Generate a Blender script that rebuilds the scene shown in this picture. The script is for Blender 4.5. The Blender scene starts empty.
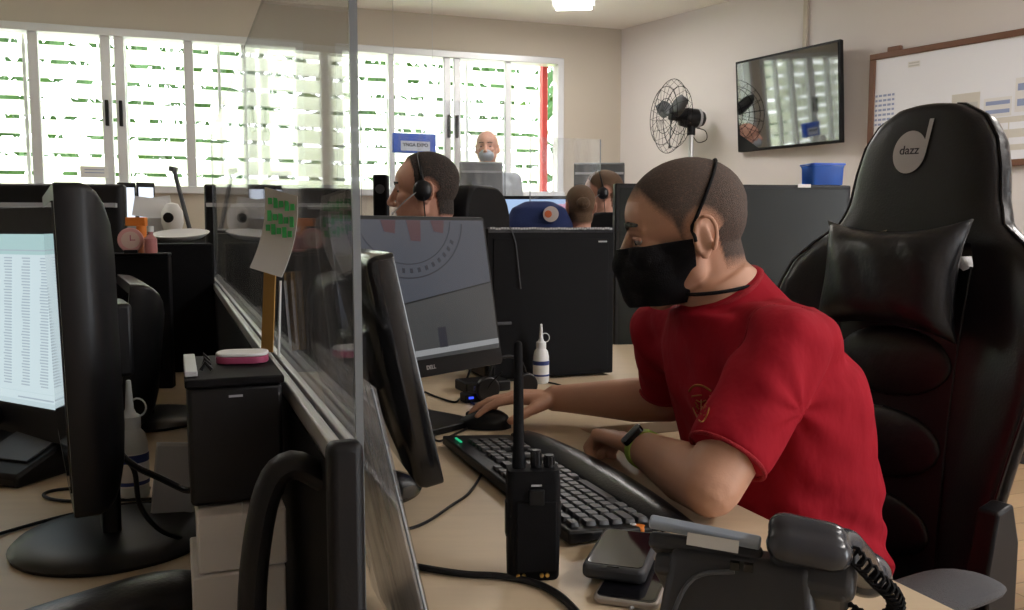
import bpy, bmesh, math, random
from mathutils import Vector, Matrix, Euler
from mathutils.bvhtree import BVHTree
R = math.radians
PI = math.pi
random.seed(7)
SC = bpy.context.scene
COL = SC.collection
V = Vector
# ------------------------------------------------------------------ camera
F = 850.0; CH = 1.15; PIT = R(5.04)
cd = bpy.data.cameras.new('camera'); cam = bpy.data.objects.new('camera', cd); COL.objects.link(cam)
cd.sensor_width = 36; cd.lens = F/1024*36; cd.clip_start = .02; cd.clip_end = 200
cam.location = (0, 0, CH); cam.rotation_euler = (R(90)-PIT, 0, 0)
SC.camera = cam
def ray(px, py):
    u = (px-512)/F; v = (305-py)/F
    return V((u, math.cos(PIT)+v*math.sin(PIT), -math.sin(PIT)+v*math.cos(PIT)))
def P(px, py, Y):
    d = ray(px, py); return V((0, 0, CH))+d*(Y/d.y)
def GZ(px, py, z=.75):
    d = ray(px, py); return V((0, 0, CH))+d*((z-CH)/d.z)
ANG = R(21.6)
A = V((-math.sin(ANG), math.cos(ANG), 0)); T = V((math.cos(ANG), math.sin(ANG), 0)); Z = V((0, 0, 1))
# ------------------------------------------------------------------ materials
def mat(name, col, rough=.5, metal=0, bump=0, bscale=60, var=0, vscale=8, coat=0, trans=0, emit=None, es=1, alpha=1, ior=1.45, stretch=None, spec=.5, sheen=0):
    m = bpy.data.materials.new(name); m.use_nodes = True
    nt = m.node_tree; b = nt.nodes['Principled BSDF']
    c = (*col, 1)
    b.inputs['Base Color'].default_value = c
    b.inputs['Roughness'].default_value = rough; b.inputs['Metallic'].default_value = metal
    b.inputs['IOR'].default_value = ior; b.inputs['Specular IOR Level'].default_value = spec
    if coat: b.inputs['Coat Weight'].default_value = coat; b.inputs['Coat Roughness'].default_value = .15
    if sheen: b.inputs['Sheen Weight'].default_value = sheen
    if trans: b.inputs['Transmission Weight'].default_value = trans
    b.inputs['Alpha'].default_value = alpha
    if emit: b.inputs['Emission Color'].default_value = (*emit, 1); b.inputs['Emission Strength'].default_value = es
    if bump or var:
        tc = nt.nodes.new('ShaderNodeTexCoord'); mp = nt.nodes.new('ShaderNodeMapping')
        nt.links.new(tc.outputs['Object'], mp.inputs[0])
        if stretch: mp.inputs['Scale'].default_value = stretch
    if bump:
        n = nt.nodes.new('ShaderNodeTexNoise'); n.inputs['Scale'].default_value = bscale; n.inputs['Detail'].default_value = 4
        nt.links.new(mp.outputs[0], n.inputs['Vector'])
        bp = nt.nodes.new('ShaderNodeBump'); bp.inputs['Strength'].default_value = bump; bp.inputs['Distance'].default_value = .01
        nt.links.new(n.outputs['Fac'], bp.inputs['Height']); nt.links.new(bp.outputs[0], b.inputs['Normal'])
    if var:
        n = nt.nodes.new('ShaderNodeTexNoise'); n.inputs['Scale'].default_value = vscale; n.inputs['Detail'].default_value = 5
        nt.links.new(mp.outputs[0], n.inputs['Vector'])
        mx = nt.nodes.new('ShaderNodeMix'); mx.data_type = 'RGBA'
        mx.inputs[6].default_value = tuple(x*(1-var) for x in col)+(1,); mx.inputs[7].default_value = tuple(min(1, x*(1+var)) for x in col)+(1,)
        nt.links.new(n.outputs['Fac'], mx.inputs[0]); nt.links.new(mx.outputs[2], b.inputs['Base Color'])
    return m
M = {}
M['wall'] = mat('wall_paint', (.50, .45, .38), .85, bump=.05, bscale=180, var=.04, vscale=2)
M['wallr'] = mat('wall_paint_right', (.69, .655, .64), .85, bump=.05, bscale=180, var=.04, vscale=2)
M['ceil'] = mat('ceiling_paint', (.90, .88, .85), .9, bump=.03, bscale=120)
M['white'] = mat('white_paint', (.75, .75, .74), .45)
M['alu'] = mat('window_aluminium', (.62, .63, .65), .4, metal=.3, bump=.02)
M['rail'] = mat('aluminium_rail', (.50, .50, .51), .38, metal=.6, bump=.05, bscale=90)
M['black'] = mat('black_plastic', (.006, .006, .007), .45, bump=.04, bscale=400, spec=.3)
M['blackm'] = mat('black_matte_plastic', (.006, .006, .007), .62, bump=.06, bscale=500, spec=.12)
M['blackg'] = mat('black_gloss', (.008, .008, .01), .12)
M['grey'] = mat('grey_plastic', (.06, .064, .072), .45, bump=.05, bscale=300)
M['lgrey'] = mat('light_grey_plastic', (.42, .43, .45), .45)
M['leather'] = mat('black_leather', (.006, .006, .008), .34, bump=.08, bscale=260, spec=.4, coat=.06)
M['leather2'] = mat('black_leather_soft', (.006, .006, .008), .38, bump=.45, bscale=16, spec=.4, coat=.06)
M['fabric'] = mat('charcoal_fabric', (.06, .062, .07), .9, bump=.5, bscale=500, sheen=.1)
M['desk'] = mat('beige_laminate', (.57, .46, .32), .42, var=.10, vscale=5, stretch=(2, 14, 2), spec=.4)
M['red'] = mat('red_cotton', (.32, .008, .020), .85, bump=.9, bscale=13, var=.08, vscale=10, stretch=(1, 1, .5), spec=.2)
M['redhem'] = mat('red_cotton_hem', (.30, .006, .015), .85, bump=.4, bscale=300)
M['skin'] = mat('skin', (.56, .31, .21), .5, bump=.04, bscale=300, var=.10, vscale=14)
M['skin2'] = mat('ruddy_skin', (.55, .29, .21), .55, var=.1, vscale=20)
M['stub'] = mat('shaved_dark_hair', (.115, .085, .072), .85, bump=.6, bscale=700, var=.35, vscale=160)
M['hairb'] = mat('brown_hair', (.10, .06, .035), .7, bump=.8, bscale=150, var=.4, vscale=60)
M['hairk'] = mat('black_hair', (.02, .016, .014), .6, bump=.8, bscale=150, var=.4, vscale=60)
M['mask'] = mat('black_cloth', (.006, .006, .008), .8, bump=.3, bscale=500, spec=.25)
M['navy'] = mat('navy_cloth', (.015, .03, .12), .85, bump=.3, bscale=200)
M['gshirt'] = mat('pale_grey_shirt', (.33, .36, .40), .85, bump=.3, bscale=200)
M['jean'] = mat('dark_trousers', (.03, .03, .04), .9, bump=.3, bscale=300)
M['blue'] = mat('blue_plastic', (.012, .09, .55), .35)
M['blueT'] = mat('blue_tinted_plastic', (.03, .16, .75), .2, trans=.5)
M['paper'] = mat('white_paper', (.72, .72, .72), .8, bump=.05, bscale=40)
M['paperd'] = mat('grey_paper', (.52, .52, .50), .8, bump=.05, bscale=40)
M['ink'] = mat('dark_ink', (.03, .03, .04), .7)
M['green'] = mat('green_marker', (.05, .42, .12), .7)
M['lime'] = mat('lime_rubber', (.42, .62, .10), .5)
M['gold'] = mat('gold_metal', (.75, .50, .15), .3, metal=1)
M['goldink'] = mat('gold_print', (.34, .12, .02), .7)
M['orange'] = mat('orange_rubber', (.75, .22, .03), .5)
M['wood'] = mat('brown_wood_frame', (.16, .075, .045), .5, var=.25, vscale=12)
M['ochre'] = mat('ochre_card', (.36, .20, .05), .7, var=.2, vscale=20)
M['pink'] = mat('pink_card', (.34, .05, .12), .6)
M['chrome'] = mat('steel', (.55, .55, .56), .3, metal=1)
M['bottle'] = mat('white_bottle_plastic', (.72, .74, .76), .35)
M['bottleg'] = mat('translucent_bottle', (.55, .58, .58), .35)
M['card'] = mat('white_carton', (.56, .54, .52), .8, bump=.1, bscale=30, var=.05)
M['wb'] = mat('whiteboard_surface', (.80, .82, .88), .25)
M['pglass'] = mat('dark_screen_glass', (.006, .006, .008), .05)
M['logo'] = mat('silver_print', (.45, .45, .46), .5)
M['redpost'] = mat('red_painted_steel', (.55, .06, .06), .5)
M['clearsheet'] = mat('clear_sleeve_plastic', (.95, .96, .98), .08, trans=1, ior=1.15)
M['edge'] = mat('acrylic_edge', (.20, .22, .24), .3, alpha=.8)
M['lamp'] = mat('lamp_diffuser', (.9, .9, .9), .5, emit=(1, .95, .90), es=7.0)
def glassmat(name, refl, tint, haze):
    m = bpy.data.materials.new(name); m.use_nodes = True; nt = m.node_tree; nt.nodes.clear()
    o = nt.nodes.new('ShaderNodeOutputMaterial'); tr = nt.nodes.new('ShaderNodeBsdfTransparent'); gl = nt.nodes.new('ShaderNodeBsdfGlossy')
    tr.inputs[0].default_value = (*tint, 1); gl.inputs['Roughness'].default_value = .02
    fr = nt.nodes.new('ShaderNodeFresnel'); fr.inputs[0].default_value = refl
    fm = nt.nodes.new('ShaderNodeMath'); fm.operation = 'MULTIPLY'; fm.inputs[1].default_value = .62; nt.links.new(fr.outputs[0], fm.inputs[0]); mx = nt.nodes.new('ShaderNodeMixShader'); nt.links.new(fm.outputs[0], mx.inputs[0]); nt.links.new(tr.outputs[0], mx.inputs[1]); nt.links.new(gl.outputs[0], mx.inputs[2])
    df = nt.nodes.new('ShaderNodeBsdfDiffuse'); df.inputs[0].default_value = (.8, .8, .8, 1)
    n = nt.nodes.new('ShaderNodeTexNoise'); n.inputs['Scale'].default_value = 3; n.inputs['Detail'].default_value = 6
    tc = nt.nodes.new('ShaderNodeTexCoord'); mp = nt.nodes.new('ShaderNodeMapping'); mp.inputs['Scale'].default_value = (8, 8, 1.2)
    nt.links.new(tc.outputs['Object'], mp.inputs[0]); nt.links.new(mp.outputs[0], n.inputs['Vector'])
    mr = nt.nodes.new('ShaderNodeMapRange'); mr.inputs[1].default_value = .45; mr.inputs[2].default_value = .8; mr.inputs[3].default_value = haze*.4; mr.inputs[4].default_value = haze*3
    nt.links.new(n.outputs['Fac'], mr.inputs[0])
    m2 = nt.nodes.new('ShaderNodeMixShader'); nt.links.new(mr.outputs[0], m2.inputs[0]); nt.links.new(mx.outputs[0], m2.inputs[1]); nt.links.new(df.outputs[0], m2.inputs[2])
    nt.links.new(m2.outputs[0], o.inputs[0]); return m
M['acr'] = glassmat('clear_acrylic', 1.15, (.96, .965, .97), .035)
M['acr2'] = glassmat('clear_acrylic_far', 1.25, (.95, .96, .97), .07)
def slatmat():
    m = bpy.data.materials.new('frosted_louvre'); m.use_nodes = True; nt = m.node_tree; nt.nodes.clear()
    o = nt.nodes.new('ShaderNodeOutputMaterial'); a = nt.nodes.new('ShaderNodeBsdfDiffuse'); b = nt.nodes.new('ShaderNodeBsdfTranslucent')
    a.inputs[0].default_value = (.9, .9, .88, 1); b.inputs[0].default_value = (.92, .93, .92, 1)
    mx = nt.nodes.new('ShaderNodeMixShader'); mx.inputs[0].default_value = .6
    nt.links.new(a.outputs[0], mx.inputs[1]); nt.links.new(b.outputs[0], mx.inputs[2]); nt.links.new(mx.outputs[0], o.inputs[0]); return m
M['slat'] = slatmat()
def floormat():
    m = mat('plank_floor', (.45, .31, .18), .4); nt = m.node_tree; b = nt.nodes['Principled BSDF']
    tc = nt.nodes.new('ShaderNodeTexCoord'); mp = nt.nodes.new('ShaderNodeMapping'); mp.inputs['Rotation'].default_value = (0, 0, R(-20))
    br = nt.nodes.new('ShaderNodeTexBrick'); br.inputs['Scale'].default_value = 1; br.inputs['Brick Width'].default_value = 1.2; br.inputs['Row Height'].default_value = .14
    br.inputs['Mortar Size'].default_value = .002; br.inputs['Color1'].default_value = (.50, .34, .20, 1); br.inputs['Color2'].default_value = (.40, .27, .155, 1); br.inputs['Mortar'].default_value = (.15, .09, .05, 1)
    nt.links.new(tc.outputs['Object'], mp.inputs[0]); nt.links.new(mp.outputs[0], br.inputs['Vector'])
    n = nt.nodes.new('ShaderNodeTexNoise'); mp2 = nt.nodes.new('ShaderNodeMapping'); mp2.inputs['Scale'].default_value = (3, 40, 1)
    nt.links.new(mp.outputs[0], mp2.inputs[0]); nt.links.new(mp2.outputs[0], n.inputs['Vector'])
    mx = nt.nodes.new('ShaderNodeMix'); mx.data_type = 'RGBA'; mx.blend_type = 'MULTIPLY'; mx.inputs[0].default_value = .35
    nt.links.new(br.outputs[0], mx.inputs[6]); nt.links.new(n.outputs['Color'], mx.inputs[7]); nt.links.new(mx.outputs[2], b.inputs['Base Color']); return m
M['floor'] = floormat()
def emis(name, col, s=1):
    return mat(name, (.01, .01, .01), .25, emit=col, es=s)
# ------------------------------------------------------------------ geometry
class G:
    def __init__(s): s.v = []; s.f = []; s.m = []
    def add(s, vs, fs, mi=0, X=None):
        b = len(s.v)
        for p in vs:
            p = V(p); s.v.append(X @ p if X is not None else p)
        for f in fs: s.f.append([b+i for i in f]); s.m.append(mi)
        return s
    def box(s, c, d, mi=0, X=None, rot=None):
        x, y, z = d[0]/2, d[1]/2, d[2]/2
        vs = [V((a, b, e)) for a in (-x, x) for b in (-y, y) for e in (-z, z)]
        if rot is not None: vs = [Euler(rot).to_matrix() @ q for q in vs]
        vs = [q+V(c) for q in vs]
        return s.add(vs, [(0, 1, 3, 2), (4, 6, 7, 5), (0, 4, 5, 1), (2, 3, 7, 6), (0, 2, 6, 4), (1, 5, 7, 3)], mi, X)
    def loft(s, rings, mi=0, X=None, cap=True, closed=False):
        n = len(rings[0]); vs = [p for r in rings for p in r]; fs = []
        m = len(rings)
        for i in range(m if closed else m-1):
            k = (i+1) % m
            for j in range(n):
                fs.append((i*n+j, i*n+(j+1) % n, k*n+(j+1) % n, k*n+j))
        if cap and not closed:
            fs.append(tuple(range(n-1, -1, -1))); fs.append(tuple((m-1)*n+j for j in range(n)))
        return s.add(vs, fs, mi, X)
    def tube(s, path, r, n=10, mi=0, X=None, closed=False, sq=1.0, up=None):
        path = [V(p) for p in path]; m = len(path)
        rs = r if isinstance(r, (list, tuple)) else [r]*m
        rings = []; prev = None
        for i, p in enumerate(path):
            if closed: d = path[(i+1) % m]-path[i-1]
            else: d = path[min(i+1, m-1)]-path[max(i-1, 0)]
            d.normalize()
            if prev is None:
                u = V(up) if up else (V((0, 0, 1)) if abs(d.z) < .9 else V((1, 0, 0)))
            else: u = prev
            u = (u-d*u.dot(d))
            if u.length < 1e-6: u = d.orthogonal()
            u.normalize(); prev = u; w = d.cross(u)
            rings.append([p+(u*math.cos(a)*rs[i]+w*math.sin(a)*rs[i]*sq) for a in [2*PI*j/n for j in range(n)]])
        return s.loft(rings, mi, X, closed=closed)
    def cyl(s, a, b, r0, r1=None, n=20, mi=0, X=None):
        return s.tube([a, b], [r0, r0 if r1 is None else r1], n, mi, X)
    def lathe(s, prof, n=28, c=(0, 0, 0), mi=0, X=None):
        c = V(c)
        rings = [[c+V((r*math.cos(2*PI*j/n), r*math.sin(2*PI*j/n), z)) for j in range(n)] for r, z in prof]
        return s.loft(rings, mi, X)
    def prism(s, pts, h0, h1, mi=0, X=None):
        return s.loft([[V((x, y, h0)) for x, y in pts], [V((x, y, h1)) for x, y in pts]], mi, X)
    def ell(s, c, r, n=20, mi=0, X=None, rot=None):
        c = V(c); r = (r, r, r) if isinstance(r, (int, float)) else r
        E = Euler(rot).to_matrix() if rot is not None else Matrix.Identity(3)
        m = n//2; vs = []; fs = []
        for i in range(1, m):
            t = PI*i/m
            for j in range(n):
                a = 2*PI*j/n
                vs.append(c+E @ V((r[0]*math.sin(t)*math.cos(a), r[1]*math.sin(t)*math.sin(a), r[2]*math.cos(t))))
        for i in range(m-2):
            for j in range(n): fs.append((i*n+j, (i+1)*n+j, (i+1)*n+(j+1) % n, i*n+(j+1) % n))
        k = len(vs); vs += [c+E @ V((0, 0, r[2])), c-E @ V((0, 0, r[2]))]
        for j in range(n): fs.append((k, j, (j+1) % n)); fs.append((k+1, (m-2)*n+(j+1) % n, (m-2)*n+j))
        return s.add(vs, fs, mi, X)
    def cap(s, a, b, r0, r1=None, n=16, mi=0, X=None):
        r1 = r0 if r1 is None else r1; a = V(a); b = V(b)
        d = (b-a); L = d.length; d.normalize(); path = []; rs = []
        for t in (90, 60, 30): path.append(a-d*r0*math.sin(R(t))); rs.append(max(r0*math.cos(R(t)), r0*.03))
        path.append(a); rs.append(r0); path.append(b); rs.append(r1)
        for t in (30, 60, 90): path.append(b+d*r1*math.sin(R(t))); rs.append(max(r1*math.cos(R(t)), r1*.03))
        return s.tube(path, rs, n, mi, X)
    def text(s, txt, size, X, mi=0, ext=.0004, bold=0):
        cu = bpy.data.curves.new('t', 'FONT'); cu.body = txt; cu.size = size; cu.extrude = ext; cu.align_x = 'CENTER'; cu.align_y = 'CENTER'; cu.offset = bold
        o = bpy.data.objects.new('t', cu); COL.objects.link(o)
        me = bpy.data.meshes.new_from_object(o)
        s.add([v.co.copy() for v in me.vertices], [tuple(p.vertices) for p in me.polygons], mi, X)
        bpy.data.objects.remove(o); bpy.data.meshes.remove(me); return s
    def mesh(s, name):
        me = bpy.data.meshes.new(name); me.from_pydata([tuple(p) for p in s.v], [], s.f)
        for i, p in enumerate(me.polygons): p.material_index = s.m[i]
        return me
    def build(s, name, mats, parent=None, bevel=0, seg=2, smooth=38, fix=True, loc=None, rz=None):
        me = s.mesh(name)
        if fix:
            bm = bmesh.new(); bm.from_mesh(me); bmesh.ops.recalc_face_normals(bm, faces=bm.faces); bm.to_mesh(me); bm.free()
        return finish(name, me, mats, parent, bevel, seg, smooth, loc, rz)
def finish(name, me, mats, parent=None, bevel=0, seg=2, smooth=38, loc=None, rz=None):
    for m in (mats if isinstance(mats, list) else [mats]): me.materials.append(m)
    if smooth:
        me.polygons.foreach_set('use_smooth', [True]*len(me.polygons)); me.set_sharp_from_angle(angle=R(smooth))
    o = bpy.data.objects.new(name, me); COL.objects.link(o)
    if bevel:
        b = o.modifiers.new('bevel', 'BEVEL'); b.width = bevel; b.segments = seg; b.limit_method = 'ANGLE'; b.angle_limit = R(40)
    if parent: o.parent = parent
    if loc is not None: o.location = loc
    if rz is not None: o.rotation_euler = (0, 0, rz)
    return o
def rrect(w, h, r, n=4, cx=0, cy=0):
    pts = []
    for qx, qy, a0 in ((1, 1, 0), (-1, 1, 90), (-1, -1, 180), (1, -1, 270)):
        for i in range(n+1):
            a = R(a0+90*i/n); pts.append((cx+qx*(w/2-r)+r*math.cos(a), cy+qy*(h/2-r)+r*math.sin(a)))
    return pts
BAKE = bpy.data.scenes.new('bake')
def evalmesh(o):
    vl = BAKE.view_layers[0]; vl.update(); return bpy.data.meshes.new_from_object(o.evaluated_get(vl.depsgraph))
def fused(g, voxel, smooth=6, fac=.5):
    """closed overlapping shapes -> one continuous skin"""
    me = g.mesh('tmp'); bm = bmesh.new(); bm.from_mesh(me); bmesh.ops.recalc_face_normals(bm, faces=bm.faces); bm.to_mesh(me); bm.free()
    o = bpy.data.objects.new('tmp', me); BAKE.collection.objects.link(o)
    r = o.modifiers.new('r', 'REMESH'); r.mode = 'VOXEL'; r.voxel_size = voxel; r.adaptivity = 0
    if smooth:
        k = o.modifiers.new('s', 'SMOOTH'); k.iterations = smooth; k.factor = fac
    out = evalmesh(o)
    bpy.data.objects.remove(o); bpy.data.meshes.remove(me)
    return out
def bvh_of(me):
    return BVHTree.FromPolygons([v.co.copy() for v in me.vertices], [tuple(p.vertices) for p in me.polygons])
def shell(me, pred, off, rim=.0):
    """outer layer over the faces whose centre satisfies pred"""
    keep = [p for p in me.polygons if pred(p.center)]
    idx = {}; vs = []; fs = []
    for p in keep:
        f = []
        for i in p.vertices:
            if i not in idx: idx[i] = len(vs); v = me.vertices[i]; vs.append(v.co+v.normal*off)
            f.append(idx[i])
        fs.append(f)
    g = G(); g.add(vs, fs); return g
def cutmesh(me, planes):
    bm = bmesh.new(); bm.from_mesh(me)
    for co, no in planes:
        ge = bm.verts[:]+bm.edges[:]+bm.faces[:]
        r = bmesh.ops.bisect_plane(bm, geom=ge, plane_co=co, plane_no=no, clear_outer=True)
        ed = [e for e in r['geom_cut'] if isinstance(e, bmesh.types.BMEdge)]
        bmesh.ops.edgeloop_fill(bm, edges=ed)
    bm.to_mesh(me); bm.free(); return me
def tag(o, label=None, cat=None, group=None, kind=None):
    if label: o['label'] = label
    if cat: o['category'] = cat
    if group: o['group'] = group
    if kind: o['kind'] = kind
    return o
def thing(name, label, cat, loc=(0, 0, 0), rz=0, group=None):
    o = bpy.data.objects.new(name, None); o.empty_display_size = .05; COL.objects.link(o); o.location = loc; o.rotation_euler = (0, 0, rz)
    return tag(o, label, cat, group)
def dup(root, loc, rz, label=None):
    r = root.copy(); COL.objects.link(r); r.location = loc; r.rotation_euler = (0, 0, rz)
    if label: r['label'] = label
    for ch in list(root.children):
        c = ch.copy(); COL.objects.link(c); c.parent = r
        for gch in ch.children:
            d = gch.copy(); COL.objects.link(d); d.parent = c
    return r
def struct(o): return tag(o, kind='structure')
def frame(o, x, y, z):
    """matrix with given axes and origin"""
    x, y, z = V(x), V(y), V(z)
    return Matrix(((x.x, y.x, z.x, o[0]), (x.y, y.y, z.y, o[1]), (x.z, y.z, z.z, o[2]), (0, 0, 0, 1)))
def smoothpath(pts, k=6):
    pts = [V(p) for p in pts]; out = []
    for i in range(len(pts)-1):
        p0 = pts[max(i-1, 0)]; p1 = pts[i]; p2 = pts[i+1]; p3 = pts[min(i+2, len(pts)-1)]
        for j in range(k):
            t = j/k
            out.append(.5*((2*p1)+(-p0+p2)*t+(2*p0-5*p1+4*p2-p3)*t*t+(-p0+3*p1-3*p2+p3)*t**3))
    out.append(pts[-1]); return out

# ================================================================== ROOM
K = V((.875, 6.95, 0)); BD = V((.95, .312, 0)).normalized(); BN = V((BD.y, -BD.x, 0))   # back wall direction (towards the right), inward normal
RD = V((.603, -.798, 0)).normalized(); RN = V((-.798, -.603, 0)).normalized()              # right wall direction towards the viewer, inward normal
H = 2.745
def tB(px):   # distance left of the corner along the back wall seen at column px
    q = (px-512)/F/1.016; return (K.x-q*K.y)/(BD.x-q*BD.y)
def zB(px, py):
    Y = K.y-BD.y*tB(px); return P(px, py, Y).z
XB = frame(K, -BD, BN, Z)      # local x = distance to the left, y = into the room, z up
XR = frame(K, RD, RN, Z)
LB = 7.6; LR = 9.0
WT, WB_ = 2.485, 1.40
w1a, w1b = tB(304), LB-.25
w2a, w2b = tB(563), tB(336)
g = G(); th = .16
def wbox(x0, x1, z0, z1): g.box(((x0+x1)/2, -th/2, (z0+z1)/2), (x1-x0, th, z1-z0), 0, XB)
wbox(-.2, LB, 0, WB_); wbox(-.2, LB, WT, H+.1); wbox(-.2, w2a, WB_, WT); wbox(w2b, w1a, WB_, WT); wbox(w1b, LB, WB_, WT)
struct(g.build('wall_back', M['wall'], smooth=0))
g = G(); g.box((LR/2, -.08, H/2), (LR+.3, .16, H+.1), 0, XR); struct(g.build('wall_right', M['wallr'], smooth=0))
E1 = K-BD*LB; E2 = K+RD*LR
E3 = V((E1.x-.2, -3.0, 0)); E4 = V((E2.x+.2, -3.0, 0))
g = G(); g.box(((E1.x-.28), (E1.y-3)/2, H/2), (.16, E1.y+3.2, H+.1)); struct(g.build('wall_left', M['wallr'], smooth=0))
g = G(); g.box(((E1.x+E2.x)/2, -3.08, H/2), (E2.x-E1.x+1.2, .16, H+.1)); struct(g.build('wall_front', M['wallr'], smooth=0))
cx = (E1.x+E2.x)/2; ww = E2.x-E1.x+1.4
outl = [(E1.x-.35, -3.15), (E2.x+.4, -3.15), (E2.x+.4, E2.y), (K.x+.1, K.y+.1), (E1.x-.35, E1.y+.02)]
g = G(); g.prism(outl, -.1, 0); struct(g.build('floor', M['floor'], smooth=0))
g = G(); g.prism(outl, H, H+.1); struct(g.build('ceiling', M['ceil'], smooth=0))
g = G(); g.box((LR/2, .008, .04), (LR, .016, .08), 0, XR); struct(g.build('baseboard_right', M['wood'], smooth=0))
# windows
def window(name, a, b, divs, handles):
    root = thing(name, None, None); struct(root)
    fr = G(); w = .05
    for x in (a, b): fr.box((x+(w/2 if x == a else -w/2), -.04, (WT+WB_)/2), (w, .12, WT-WB_), 0, XB)
    fr.box(((a+b)/2, -.04, WT-w/2), (b-a, .12, w), 0, XB); fr.box(((a+b)/2, -.03, WB_+w/2), (b-a, .15, w), 0, XB)
    fr.build('window_frame', M['alu'], root, bevel=.004)
    for d, wd in divs:
        s = G(); s.box((d, -.035, (WT+WB_)/2), (wd, .05, WT-WB_-.09), 0, XB); s.build('mullion', M['alu'], root, bevel=.004)
    for d in handles:
        s = G(); s.box((d, .0, 1.93), (.022, .03, .17), 0, XB); s.build('sash_handle', M['black'], root, bevel=.004)
    xs = sorted([a+w]+[d for d, _ in divs]+[b-w])
    for i in range(len(xs)-1):
        if xs[i+1]-xs[i] < .12: continue
        s = G(); s.box(((xs[i]+xs[i+1])/2, -.04, (WT+WB_)/2), (xs[i+1]-xs[i]-.03, .004, WT-WB_-.1), 0, XB); s.build('pane', M['pane'], root, smooth=0)
    return root
M['pane'] = glassmat('window_glass', 1.1, (.97, .98, .97), .0)
window('window_1', w1a, w1b, [(tB(245), .03), (tB(190), .06), (tB(121), .06), (tB(107), .06), (tB(35), .06), (tB(-60), .06)], [tB(121), tB(107)])
window('window_2', w2a, w2b, [(tB(392), .04), (tB(448), .05), (tB(458), .05), (tB(509), .045)], [tB(449), tB(457)])
def screen_slats(name, label, a, b):
    s = G(); z = WB_-.05; i = 0
    while z < WT+.05:
        x = a
        while x < b:
            x2 = min(x+.62, b)
            s.box(((x+x2)/2, -.24, z), (x2-x-.015, .005, .103), 0, XB, rot=(R(14), 0, 0)); x = x2
        z += .125
    o = s.build(name, [M['slat']], smooth=0); fr = G()
    x = a
    while x <= b+.01:
        fr.box((x, -.25, (WT+WB_)/2), (.02, .03, WT-WB_+.2), 0, XB); x += .62
    fr.build('slat_upright', M['alu'], o); tag(o, label, 'louvre'); return o
screen_slats('sun_louvre', 'white horizontal louvre slats outside the long left window', w1a-.05, w1b+.05)
screen_slats('sun_louvre', 'white horizontal louvre slats outside the shorter window near the room corner', w2a+.1, w2b+.05)
g = G(); g.box((w2a+.085, -.2, (WT+WB_)/2), (.045, .05, WT-WB_+.3), 0, XB); tag(g.build('window_post', M['redpost'], bevel=.005), 'red painted vertical post outside the right window edge', 'post')
# outside planting
M['leaf'] = mat('leaf_green', (.03, .08, .018), .7, var=.5, vscale=3); M['lawn'] = mat('lawn', (.30, .42, .10), .9, var=.3, vscale=2)
g = G(); rr = random.Random(3)
for i in range(4600):
    c = XB @ V((rr.uniform(-1.0, LB+3), -rr.uniform(3.0, 5.0), rr.uniform(1.2, 4.6)))
    e = Euler((rr.uniform(0, 6), rr.uniform(0, 6), rr.uniform(0, 6))).to_matrix(); L = rr.uniform(.07, .2)
    g.add([c+e @ V(q) for q in ((-L, 0, 0), (0, -L*.4, .02), (L, 0, 0), (0, L*.4, .02))], [(0, 1, 2, 3)])
tag(g.build('hedge_foliage', M['leaf'], smooth=0, fix=False), 'green foliage seen in the gaps of the window louvres', 'foliage', kind='stuff')
g = G(); g.box((LB/2, -9, -.25), (26, 17, .1), 0, XB); tag(g.build('lawn', M['lawn'], smooth=0), 'sunlit yellow green grass outside the windows', 'grass', kind='structure')
# conduit on the right wall
def sR(px, off=0, py=60):   # distance along the right wall at column px
    d = ray(px, py); q = d.x/d.y; o = K+RN*off; return (q*o.y-o.x)/(RD.x-q*RD.y)
def zR(px, py, off=0):
    s_ = sR(px, off); return P(px, py, (K+RN*off+RD*s_).y).z
g = G(); s0 = sR(806); g.box((s0, .012, (zR(806, 44)+H)/2), (.03, .024, H-zR(806, 60)), 0, XR)
struct(g.build('trim_1', M['wall'], bevel=.003))
# ceiling light panels
def ceil_light(x, y, rz, label, power):
    t = thing('ceiling_light', label, 'ceiling light', (x, y, H), rz)
    g = G(); g.box((0, 0, -.02), (1.24, .30, .04)); g.build('lamp_housing', M['white'], t, bevel=.004)
    g = G(); g.box((0, 0, -.055), (1.19, .25, .030)); g.build('diffuser', M['lamp'], t, smooth=0)
    ld = bpy.data.lights.new('ceiling_lamp', 'AREA'); ld.shape = 'RECTANGLE'; ld.size = 1.2; ld.size_y = .25; ld.energy = power; ld.color = (1, .955, .92)
    lo = bpy.data.objects.new('lamp_light', ld); COL.objects.link(lo); lo.parent = t; lo.location = (0, 0, -.078)
    return t
lp = GZ(569, 7, H)+V((-.04, -.78, 0))
LIGHTS = [(lp.x, lp.y, R(84), 'flat ceiling light panel nearest the window wall corner', 7), (2.6, 2.6, R(62), 'flat ceiling light panel over the right side of the room', 20), (2.3, 0.5, R(62), 'flat ceiling light panel above the near desks', 17),
          (-2.2, 3.4, R(62), 'added unseen light panel over the left desk row', 1.5)]  # weak fill panel added out of view; no known lamp on the left
for L in LIGHTS: ceil_light(*L)

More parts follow.
